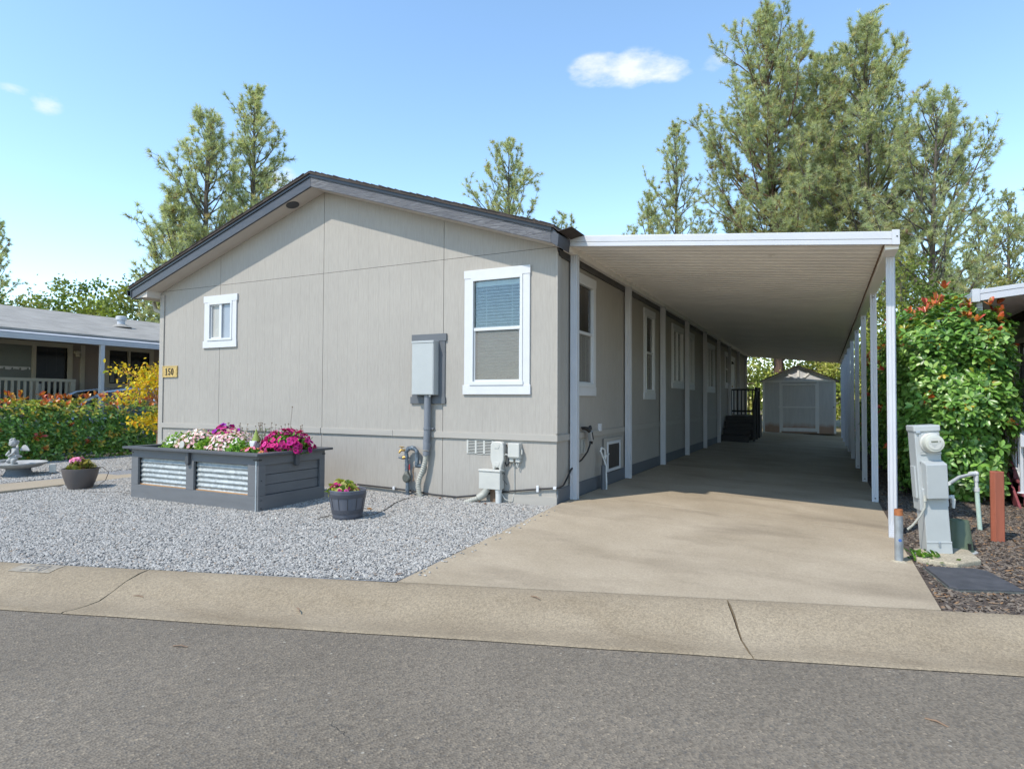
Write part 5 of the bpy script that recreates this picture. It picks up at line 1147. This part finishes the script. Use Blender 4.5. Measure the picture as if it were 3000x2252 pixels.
g=MB(); g.T=MT; g.lathe([(.088,.02),(.086,.09),(.078,.108),(.05,.112),(0,.113)],(0,0,0),36); g.build('meter_dome',pm('meter_cover',(.46,.46,.40),.18,v=.03,spec=.6),mo,smooth=True)
g=MB(); g.T=MT; g.lathe([(.0,.1135),(.058,.114),(.058,.1155),(0,.116)],(0,0,0),30); g.build('meter_face','telco',mo,smooth=True)
g=MB(); g.T=MT; g.box(-.034,.022,.012,.026,.1155,.1185); g.box(.036,.044,.014,.024,.1155,.1185); g.build('display',pm('lcd_display',(.12,.125,.09),.3),mo)
g=MB(); g.T=MT; g.box(-.05,.05,.0,.003,.1155,.117); g.box(-.03,.012,-.014,-.010,.1155,.117); g.box(-.026,.006,-.024,-.021,.1155,.117); g.box(-.018,.0,-.034,-.031,.1155,.117); g.build('print',pm('faded_print',(.30,.31,.30),.5),mo)
g=MB(); g.T=PT; g.tube([(-.12,-.13,.56),(-.125,-.135,.50)],[.012,.022],8); 
a_=[Vector(p) for p in ((-.125,-.135,.51),(-.135,-.14,.44),(-.19,-.13,.36),(-.27,-.10,.27),(-.33,-.07,.22))]; pp=[];rr=[]
for i in range(4):
    for k in range(8): pp.append(a_[i].lerp(a_[i+1],k/8)); rr.append(.014 if k%2 else .0115)
g.tube(pp,rr,8); g.build('flex_conduit','flex',pl,smooth=True)
g=MB(); g.T=PT; g.box(.136,.16,-.06,.02,.44,.56).tube([(.16,-.02,.52),(.20,-.03,.53),(.225,-.03,.50),(.215,-.03,.42)],[.018,.02,.024,.018],8).box(.21,.25,-.0,.04,.46,.54); g.build('spigot_box','pvc',pl,bevel=.004)
# galvanised bollard
t=thing('bollard','galvanised pipe bollard with rusty rim at the edge of the driveway','bollard',(3.755,-.745,-.16))
g=MB(); g.lathe([(.036,0),(.036,.455),(.0362,.456)],(3.755,-.745,-.17),24); b_=g.build('post','galvpipe',t,smooth=True)
g=MB(); g.lathe([(.0364,0),(.0364,.055),(.031,.058),(.031,-.2),(0,-.2)],(3.755,-.745,.285),24); g.build('rusty_top','rust',t,smooth=True)
g=MB(); g.lathe([(.10,.0),(.055,.02),(.036,.028)],(3.755,-.745,-.158),24); g.build('footing','pad',t,smooth=True)
g=MB(); g.T=Matrix.Translation((3.755,-.745,.06))@Matrix.Rotation(R(-78),4,'Z')@Matrix.Rotation(PI/2,4,'Y'); g.lathe([(0,.0),(.014,0),(.014,.0372),(0,.0374)],(0,0,0),16); g.build('blue_mark',pm('blue_paint',(.05,.12,.35),.5),t)
# reddish post, PVC, bucket, lid
g=MB(); g.prism([(4.735,.74),(4.77,.70),(4.855,.735),(4.87,.80),(4.80,.85),(4.745,.82)],'z',-.2,.60); o=g.build('wood_post','wood_red',None,(4.8,.78,-.15),bevel=.006); tag(o,'short reddish-brown wooden post in the bark mulch','post')
t=thing('vent_pipe','white pipe elbow with faded green leg standing before the tall shrub','pipe',(4.73,1.38,-.15))
g=MB(); g.tube([(4.30,.30,.49),(4.50,1.0,.495),(4.70,1.38,.505)],.018,12).tube([(4.66,1.34,.505),(4.72,1.39,.507)],.028,12).ball((4.725,1.39,.507),.032).tube([(4.726,1.39,.52),(4.727,1.39,.42)],.026,12).tube([(4.727,1.39,.43),(4.731,1.39,.33)],.020,12).tube([(4.731,1.39,.345),(4.733,1.39,.30)],.030,12); g.build('white_pipe','pvc',t,smooth=True)
g=MB(); g.tube([(4.732,1.39,.31),(4.762,1.40,-.17)],.024,12); g.build('green_leg','pvcgreen',t,smooth=True)
t=thing('green_bucket','olive green upside-down bucket right behind the pedestal foot','bucket',(4.34,.02,-.15))
g=MB(); g.lathe([(.135,0),(.14,.012),(.118,.03),(.085,.31),(.078,.322),(.06,.325),(0,.318)],(4.34,.02,-.155),28); g.build('body','bucket',t,smooth=True)
g=MB(); g.lathe([(.136,0),(.152,.004),(.152,.018),(.136,.024)],(4.34,.02,-.155),28); g.build('rim','boxgrey',t,smooth=True)
g=MB(); g.T=Matrix.Translation((4.34,.02,-.155))@Matrix.Rotation(R(-55),4,'Z'); g.box(.10,.128,-.012,.012,.05,.11); g.build('slot','black',t)
t=thing('utility_lid','flat black plastic utility box lid in the bark mulch by the kerb','lid',(4.2,-1.2,-.13))
q=[(3.93,-.93),(4.31,-.82),(4.40,-.86),(4.53,-1.42),(4.07,-1.60),(4.02,-1.55)]
g=MB(); g.prism(q,'z',-.142,-.118); g.build('cover','lid',t,bevel=.006)
cxx=sum(a for a,b in q)/6; cyy=sum(b for a,b in q)/6
g=MB(); g.prism([(cxx+(a-cxx)*1.05,cyy+(b-cyy)*1.05) for a,b in q],'z',-.19,-.136); g.build('rim','boxgrey' if False else 'iron',t,bevel=.004)
# faded number on the kerb and a few leaves, twigs
t=thing('painted_number','faded grey painted patch with number 150 on the kerb at left','house number',(-2.9,-4.64,-.12))
KZ=lambda q:-.125
def onkerb(u,q): 
    x,y=uq(u,q); z=np.interp(-q,[3.335,3.455,3.615,3.755],[-.121,-.124,-.149,-.191]); return (x,y,float(z)+.003)
uc=CU.x*-2.93+CU.y*-4.64
g=MB(); us_=np.linspace(uc-.20,uc+.20,9); vv=[onkerb(u_,q_) for u_ in us_ for q_ in (QB-.035,QB-.12,QB-.21)]; g.add(vv,[(i*3+k,i*3+k+1,(i+1)*3+k+1,(i+1)*3+k) for i in range(8) for k in range(2)]); g.build('paint_patch',pm('worn_kerb_paint',(.27,.232,.178),.8,v=.25,scale=14,spots=(18.,(.22,.185,.13),.54)),t)
mb=MB(); digits(mb,'150',-.11,-.06,.12,0,.0004,.66); g=MB(); g.v=[];g.f=mb.f
for (x,y,z) in mb.v:
    px,py,pzz=onkerb(uc+x,QB-.125+z); g.v.append((px,py,pzz+.002+y))
g.build('digits',pm('worn_digit_paint',(.16,.15,.14),.8,v=.3,scale=14),t)
LIT=[(-2.05,-1.2),(.01,-3.32),(-1.1,-.12),(-1.75,-.15),(-2.2,-.2),(-.95,-.25),(-1.4,-2.6),(-4.8,-3.2),(3.95,-1.75),(4.05,-1.35)]
litter=MB(); g=rng(61); P=[];
for (x,y) in LIT:
    z=gravz(y)+.02 if x<.05 else (slabz(x,y)+.004 if x<3.86 else -.135); P.append((x,y,z))
P=np.array(P); n=len(P); V=scatter(LEAF_V,P,g.normal(0,1,(n,3))*np.array([1,1,.15]),g.normal(0,.25,(n,3))+np.array([0,0,1]),g.uniform(.05,.085,n),np.full(n,.9))
for i in range(n):
    o=npmesh('fallen_leaf',V[i*8:(i+1)*8],[LEAF_F3,LEAF_F4],'leafsoft',None,tuple(P[i]),tint=np.repeat(pick(g,1,[(.28,.12,.05),(.34,.18,.07),(.20,.09,.05)],[1,1,1]),8,0))
    tag(o,'small dry brown leaf lying on the ground','leaf','fallen dry leaves on the ground')
for i,(u_,q_,a_) in enumerate(((4.05,QB-.42,.6),(-1.6,QB-.5,.2),(-3.0,QB-.45,1.0),(.1,QB-.16,.4),(2.2,QB-1.5,.3),(-2.0,QB-1.3,1.1))):
    x,y=uq(u_,q_); z=-.20 if q_>QF else -.196; 
    if QB-.3<q_: z=-.128
    o=MB(); o.tube([(x,y,z),(x+.05*math.cos(a_-.7),y+.05*math.sin(a_-.7),z+.006),(x+.10*math.cos(a_-.8),y+.10*math.sin(a_-.8),z)],[.004,.005,.003],5); o=o.build('twig','brown',None,(x,y,z)); tag(o,'short dark twig lying on the kerb or road','twig','fallen twigs on the kerb and road')

# ------------------------------------------------------------------ neighbour on the right
t=thing('neighbour_awning','white aluminium porch awning of the right neighbour behind the shrub','awning',(6.4,6,-.15))
ar=lambda x:2.88+.11*(x-5.25)
g=MB(); g.prism([(5.23,ar(5.23)),(9,ar(9)),(9,ar(9)+.10),(5.23,ar(5.23)+.10)],'y',4.0,4.05); g.prism([(5.23,ar(5.23)+.105),(9,ar(9)+.105),(9,ar(9)+.17),(5.23,ar(5.23)+.17)],'y',3.993,4.05); g.build('front_fascia','alum',t,bevel=.004)
g=MB(); g.box(5.17,5.27,3.985,4.09,ar(5.2)-.01,ar(5.2)+.19); g.build('corner_cap','alum',t,bevel=.006)
g=MB(); g.box(5.19,5.23,4.09,15,ar(5.2)+.09,ar(5.2)+.175).box(5.185,5.23,4.09,15,ar(5.2)-.0,ar(5.2)+.085); g.build('side_gutter','alum',t,bevel=.004)
g=MB(); vv=[];y=4.06;row=[]
while y<15: row+=[(y,0.),(y+.105,0.),(y+.115,-.018),(y+.140,-.018)]; y+=.15
for yy,dz in row: vv+=[(5.23,yy,ar(5.23)+.06+dz),(9,yy,ar(9)+.06+dz)]
g.add(vv,[(2*i,2*i+1,2*i+3,2*i+2) for i in range(len(row)-1)]); g.build('roof_panel','alum_old',t)
for y in (4.12,6.8,9.5,12.2):
    g=MB(); g.box(5.245,5.325,y,y+.08,-.15,ar(5.25)+.0); g.build('post','alum',t,bevel=.004)
t=thing('neighbour_home','grey side wall and dark window of the home at the right edge of the picture','house',(7.4,8,-.15))
g=wall('y',-1,6.75,1.5,16,-.15,lambda y:3.05,[(7.9,9.6,1.35,2.55)],.2); g.build('side_wall','nbr_grey',t)
g=MB(); g.box(6.76,12,1.49,1.5,-.15,3.05).box(11.9,12,1.5,16,-.15,3.05).box(6.76,12,15.99,16,-.15,3.05); g.build('end_wall','nbr_grey',t)
g=MB(); g.prism([(6.5,3.06),(9.4,3.9),(12.3,3.06),(12.3,2.98),(6.5,2.98)],'y',1.2,16.3); g.build('roof','shingle',t)
g=MB(); 
for a,b,c,d_ in ((7.8,7.9,1.25,2.65),(9.6,9.7,1.25,2.65)): g.box(6.72,6.77,a,b,c,d_)
g.box(6.72,6.77,7.9,9.6,2.55,2.65).box(6.72,6.77,7.9,9.6,1.25,1.35).box(6.74,6.79,8.7,8.76,1.35,2.55); wd=g.build('window','taupe_trim',t)
g=MB(); g.box(6.80,6.81,7.9,9.6,1.35,2.55); g.build('pane','glass_dark',wd)
t=thing('porch_steps','burgundy painted plank steps at the right edge behind the wooden post','steps',(6.3,4,-.15))
for k in range(7):
    z=.06+k*.165; y=3.45+k*.26; g=MB(); g.box(5.62-.02*0,6.75-.01,y,y+.30,z-.04,z+.0); g.box(5.64,6.73,y+.03,y+.05,z-.17,z-.042); g.build('step','step_red',t,bevel=.006)
g=MB(); g.box(5.62,6.74,5.28,9,1.08,1.14); g.box(5.62,5.66,5.3,9,-.15,1.07); g.build('porch_floor','step_red',t)
g=MB(); g.prism([(3.44,-.16),(5.4,1.1),(5.4,.85),(3.75,-.16)],'x',5.585,5.615); g.build('stringer','step_red',t)
t=thing('stair_handrail','white tubular handrail on the burgundy steps partly hidden by the shrub','handrail',(5.6,3.6,.06))
g=MB(); g.T=Matrix.Translation((5.64,3.56,0)); g.box(-.02,.02,-.02,.02,.06,.86); g.lathe([(.06,0),(.05,.012),(.025,.016)],(0,0,.062),14); g.build('post','alum',t,bevel=.004)
g=MB(); g.box(5.62,5.66,5.2,5.24,1.14,1.95); g.build('post','alum',t,bevel=.004)
g=MB(); g.prism([(3.46,.82),(5.24,1.93),(5.24,1.99),(3.44,.88)],'x',5.61,5.68); g.prism([(3.56,.22),(5.2,1.24),(5.2,1.27),(3.56,.25)],'x',5.625,5.655); g.box(5.60,5.69,3.42,3.48,.72,.885); g.build('rail','alum',t,bevel=.004)
for k in range(11):
    y=3.70+k*.137; z=.33+(y-3.70)*.62; g=MB(); g.box(5.632,5.648,y,y+.016,z-.01,z+.60); g.build('baluster','alum',t)

# ------------------------------------------------------------------ trees
PN=[(.41,.45,.275),(.48,.51,.315),(.33,.38,.25),(.54,.545,.33),(.56,.50,.29)]
def tubes_np(segs):
    """segs: list of (p0,p1,r0,r1) -> 4-sided prisms"""
    A=np.array([s[0] for s in segs]);B=np.array([s[1] for s in segs]);ra=np.array([s[2] for s in segs]);rb=np.array([s[3] for s in segs])
    d=nrm(B-A); h=np.where(np.abs(d[:,2:3])<.9,np.array([[0,0,1.]]),np.array([[1.,0,0]])); u=nrm(np.cross(d,h)); w_=np.cross(d,u)
    V=[]
    for C_,rr in ((A,ra),(B,rb)):
        for k in range(5):
            a=2*PI*k/5; V.append(C_+(u*math.cos(a)+w_*math.sin(a))*rr[:,None])
    V=np.stack(V,1); F=np.array([(k,(k+1)%5,5+(k+1)%5,5+k) for k in range(5)])
    return V.reshape(-1,3),tile(F,len(segs),10)
def pine(name,label,base,H,Rw,crown0,seed,nb=60,nl=.32,tuftn=16,dens=.68,lean=(0,0),pal=PN,bark='bark',trunk_r=.24,group=None,dead=.03,nw=.024,fork=None,shape=.62,tuftspread=.62):
    t=thing(name,label,'tree',base,group); g=rng(seed); b0=np.array(base)
    segs=[]; tp=[];ta=[]
    N=16; bend=g.normal(0,.10,(N+1,2)).cumsum(0)*.12
    tr=[b0+np.array([lean[0]*(i/N)**1.3+bend[i,0]*H/18,lean[1]*(i/N)**1.3+bend[i,1]*H/18,H*i/N]) for i in range(N+1)]
    tr=np.array(tr)
    def tpos(u): 
        k=min(N-1,int(u*N)); f_=u*N-k; return tr[k]*(1-f_)+tr[k+1]*f_
    rad=lambda u: trunk_r*(1-u)**.8+.012
    for i in range(N): segs.append((tr[i],tr[i+1],rad(i/N),rad((i+1)/N)))
    def twigs(p,d,L,lvl):
        """polyline branch curving upwards; recursion for side shoots"""
        n=6 if lvl==0 else 3; pts=[p]; dd=d.copy()
        for i in range(n):
            dd=nrm(dd+np.array([0,0,.15 if lvl==0 else .16])+g.normal(0,.10,3)); pts.append(pts[-1]+dd*L/n)
        r0=(.010+.010*L) if lvl==0 else .005+.004*L
        for i in range(n): segs.append((pts[i],pts[i+1],r0*(1-i/n)+.004,r0*(1-(i+1)/n)+.004))
        pts=np.array(pts)
        def at(f_): 
            k=min(n-1,int(f_*n)); q=f_*n-k; return pts[k]*(1-q)+pts[k+1]*q, nrm(pts[k+1]-pts[k])
        if lvl==0:
            m=max(4,int(L*3.9*dens))
            for j in range(m):
                f_=g.uniform(.16,.99); q,dq=at(f_); s_=nrm(np.cross(dq,g.normal(0,1,3))); twigs(q,nrm(dq*.75+s_*.8+np.array([0,0,.18])),g.uniform(.3,.75)*(L*.22+.40),1)
        nt_=(3+int(L*6.5*dens)) if lvl==1 else 4
        for j in range(nt_):
            f_=1-.85*g.random()**1.3 if lvl==1 else 1-.35*g.random(); q,dq=at(min(.999,f_)); tp.append(q); ta.append(nrm(dq+g.normal(0,.40,3)+np.array([0,0,.10])))
    nb=int(nb*1.6)
    for i in range(nb):
        u=crown0+(1-crown0)*((i+g.random())/nb)**1.2; v=(u-crown0)/(1-crown0)
        L=1.5*Rw*min(1.,.6+v*1.6)*(1-v)**shape*g.uniform(.62,1.05)*(1+.12*math.sin(v*17+seed))+.45
        az_=i*2.399+g.normal(0,.5); e=R(18+36*v)+g.normal(0,.17)
        d=np.array([math.cos(az_)*math.cos(e),math.sin(az_)*math.cos(e),math.sin(e)])
        twigs(tpos(min(u,.999)),d,L,0)
    tp=np.array(tp); ta=np.array(ta); n=len(tp); k=tuftn
    dirs=nrm(np.repeat(ta,k,0)+g.normal(0,tuftspread,(n*k,3))); ln=nl*g.uniform(.65,1.15,n*k)
    P0=np.repeat(tp,k,0)-dirs*.02; side=nrm(np.cross(dirs,g.normal(0,1,(n*k,3))))*nw/2
    V=np.stack([P0-side,P0+side,P0+dirs*ln[:,None]+np.array([0,0,-.03])],1)
    tint=pick(g,n,pal,[3,3,3,2,1][:len(pal)],.14); dm=g.random(n)<dead; tint[dm]=pick(g,int(dm.sum()),[(.28,.17,.07),(.20,.12,.06)],[1,1],.1)
    npmesh('crown',V.reshape(-1,3),np.arange(n*k*3).reshape(-1,3),'needle',t,tint=np.repeat(tint,k*3,0))
    V,F=tubes_np(segs); npmesh('trunk',V,F,bark,t,smooth=True)
    # cones
    cb=MB()
    for i in range(6):
        q=tp[g.integers(0,n)]; 
        if q[2]-base[2]<H*.45: continue
        cb.ball((q[0],q[1],q[2]-.1),.07,.07,.11,7,5)
    if cb.v: build_each(cb,'pine_cone','brown',t)
    return t
GP='grey-green pines around the homes'
pine('pine_tree','tall grey-green pine left of the roof ridge, taller of the pair','' or (-21.57,13.6,-.3),16.3,2.9,.22,71,nb=70,group=GP)
pine('pine_tree','broad shorter pine beside the taller one over the left roof slope',(-21.7,11.2,-.3),14.1,3.0,.20,172,nb=66,lean=(-.1,0),group=GP)
pine('pine_tree','lowest pine leaning out left over the left eave',(-21.9,10.2,-.3),10.2,2.0,.25,173,nb=40,lean=(-.4,-.2),group=GP)
pine('pine_tree','slim open pine rising behind the right roof slope',(-14.13,26.3,-.3),17.0,4.0,.30,74,nb=46,dens=.72,group=GP)
pine('pine_tree','small pine tip just above the end of the right roof slope',(-12.0,29.6,-.3),13.0,2.4,.4,75,nb=26,dens=.7,group=GP)
pine('pine_tree','tallest pine over the middle of the carport roof',(.92,30.4,-.3),23.4,5.6,.26,76,nb=86,lean=(-.75,-.3),trunk_r=.30,bark='bark_red',dens=.9,dead=.05,group=GP)
pine('pine_tree','pine between the two tallest over the carport',(2.9,32.6,-.3),21.3,5.0,.30,77,nb=64,dens=.85,group=GP)
pine('pine_tree','second tallest pine above the right end of the carport',(5.2,30.4,-.3),21.9,5.1,.27,78,nb=84,dens=.9,trunk_r=.28,dead=.04,group=GP)
pine('pine_tree','small bushy pine at the left flank of the carport pines',(-4.9,30.9,-.3),18.0,3.4,.32,79,nb=48,group=GP)
pine('pine_tree','lowest pine at the left flank of the carport pines',(-6.9,32.2,-.3),14.6,2.4,.34,80,nb=36,group=GP)
pine('pine_tree','open leaning pine with bare curved trunk right of the carport end',(7.5,27.1,-.3),15.6,4.3,.26,81,nb=54,dens=.62,lean=(.5,.3),trunk_r=.22,shape=.6,group=GP)
FAR=[(.36,.39,.20),(.41,.42,.21),(.30,.34,.17),(.46,.43,.21),(.50,.46,.22)]
for i,(x,y,h,lb) in enumerate(((14.0,52,17.6,'pale far pine nearest the carport at the right'),(15.6,50.5,18.2,'pale far pine second from the right edge'),(17.6,49.5,18.6,'tallest pale far pine at the right edge'),(11.6,50,14.0,'shorter pale far pine above the photinia shrub'),(16.8,44,12.5,'low yellowish far pine above the right awning'),(20.5,47,17.,'pale far pine partly cut by the right edge'))):
    pine('pine_tree',lb,(x,y,gz(x,y)-.3),h-1.3-gz(x,y),3.0,.22,90+i,nb=54,nl=.27,tuftn=12,dens=.85,pal=FAR,nw=.03,group='pale pines far right')
pine('pine_tree','dark pine cut by the left edge of the picture',(-44.6,13.3,-.3),12.9,1.6,.3,97,nb=40,nl=.26,nw=.028,group=GP)
BG=[(.10,.16,.03),(.16,.22,.04),(.21,.26,.05),(.07,.12,.03)]; YG=[(.34,.38,.08),(.44,.46,.11),(.25,.32,.06),(.50,.47,.15)]
def broad(name,label,base,H,Rw,seed,ncl=70,per=85,ls=.15,pal=BG,low=.25,group=None,spread=.34,bark='twig',rt=.14,cat='tree',flat=1.):
    t=thing(name,label,cat,base,group); g=rng(seed); b0=np.array(base); segs=[]
    c=[]
    for i in range(ncl):
        d=nrm(g.normal(0,1,3)); r_=g.uniform(.45,1.)**.6; z=low+(1-low)*(.5+.5*d[2]*r_*flat)
        c.append(b0+np.array([d[0]*r_*Rw*(1-.35*max(0,d[2])),d[1]*r_*Rw,H*z*g.uniform(.92,1.05)]))
    c=np.array(c)
    fk=b0+np.array([0,0,H*max(.18,low*.7)]); segs.append((b0,fk,rt,rt*.8))
    L=[]
    for i in range(7):
        a=i*2.4; q=fk+np.array([math.cos(a)*Rw*.35,math.sin(a)*Rw*.35,H*g.uniform(.15,.4)]); segs.append((fk,q,rt*.6,rt*.3)); L.append(q)
    L=np.array(L)
    for q in c:
        k=np.argmin(((L-q)**2).sum(1)); m=(L[k]+q)/2+g.normal(0,.12,3); segs.append((L[k],m,rt*.26,.014)); segs.append((m,q,.014,.005))
    n=ncl*per; ci=np.repeat(np.arange(ncl),per); P=c[ci]+g.normal(0,1,(n,3))*spread*np.array([1,1,.75])*np.repeat(g.uniform(.6,1.25,ncl),per)[:,None]
    base_c=pick(g,ncl,pal,[1]*len(pal),.12)[ci]; tint=np.clip(base_c*(1+g.normal(0,.18,(n,1))),.004,1)
    leaves('crown',P,g.normal(0,1,(n,3)),g.normal(0,.7,(n,3))+np.array([0,0,.7]),ls*g.uniform(.6,1.2,n),tint,'leafsoft',t,W=np.full(n,1.2),simple=True)
    V,F=tubes_np(segs); npmesh('trunk',V,F,bark,t,smooth=True); return t
GB='broadleaf trees behind the left neighbour'
for i,(x,y,h,r_,lb) in enumerate(((-37.5,10.2,7.7,2.2,'leafy tree at the left edge above the neighbour roof'),(-34.5,11.8,8.0,2.0,'second leafy tree from the left above the neighbour roof'),(-32.0,12.0,8.2,1.9,'darker leafy tree with open twigs near the middle of the neighbour roof'),(-29.0,11.6,7.2,1.9,'leafy tree behind the roof vent of the neighbour'),(-26.4,11.2,7.9,1.7,'leafy tree beside the left eave of the grey home'),(-40.5,9.0,7.4,2.2,'leafy tree cut by the left edge of the picture'),(-30.6,14.5,6.6,1.9,'low leafy tree between the darker one and the vent'))):
    broad('leafy_tree',lb,(x,y,-.3),h,r_,120+i,ncl=58,per=70,ls=.20,pal=BG if i==2 else [(.17,.215,.05),(.22,.26,.06),(.27,.28,.08),(.13,.17,.045)],group=GB)
GS='sunlit trees behind the shed'
for i,(x,y,h,r_,lb) in enumerate(((-1.6,29.6,6.5,2.4,'sunlit tree left of the shed beyond the steps'),(1.5,35.5,7.5,2.8,'sunlit tree straight behind the shed roof'),(4.2,32.5,6.5,2.3,'sunlit tree right of the shed'),(6.0,28.2,5.5,2.0,'sunlit tree seen between the right carport posts'),(-4.6,33.5,7.,2.6,'sunlit tree farther left behind the home'))):
    broad('leafy_tree',lb,(x,y,-.2),h,r_,140+i,ncl=105,per=75,ls=.17,pal=YG,low=.04,group=GS,spread=.42)
broad('leafy_tree','yellow-green tree behind the photinia beside the carport corner',(6.5,23.5,-.2),7.4,2.0,150,ncl=70,per=70,ls=.15,pal=[(.14,.18,.04),(.24,.26,.05),(.10,.14,.035)],low=.3,group='small trees beyond the right awning')
broad('leafy_tree','yellow shrubby tree just left of the right awning corner',(9.0,29.5,-.2),6.6,2.3,151,ncl=80,per=75,ls=.16,pal=[(.34,.33,.06),(.26,.29,.06),(.42,.38,.08)],low=.15,group='small trees beyond the right awning')
broad('leafy_tree','pale olive tree beyond the right awning',(12.6,36,0),8.4,2.8,152,ncl=80,per=70,ls=.19,pal=[(.28,.28,.10),(.22,.24,.09),(.34,.32,.12)],low=.15,group='small trees beyond the right awning')
broad('leafy_tree','dark dense tree behind the right carport posts',(7.2,20.5,-.2),5.4,1.9,153,ncl=80,per=70,ls=.14,pal=BG,low=.1,group='small trees beyond the right awning')
# distant wooded slope
t=None; g=rng(170); n=26000
xx=g.uniform(-110,80,n); yy=55+g.uniform(0,30,n)+np.abs(xx)*.05; zz=np.abs(g.normal(0,1,n))*1.6+g.uniform(0,1,n)*3.2
V=scatter(DIA_V,np.stack([xx,yy,zz-.3],1),g.normal(0,1,(n,3)),g.normal(0,.7,(n,3))+np.array([0,0,.6]),g.uniform(.35,.8,n),np.full(n,1.2))
o=npmesh('distant_wood',V,tile(DIA_F,n,4),'leafsoft',None,(0,60,0),tint=np.repeat(pick(g,n,[(.12,.16,.05),(.18,.21,.07),(.24,.25,.09)],[1,1,1]),4,0)); o['kind']='stuff'
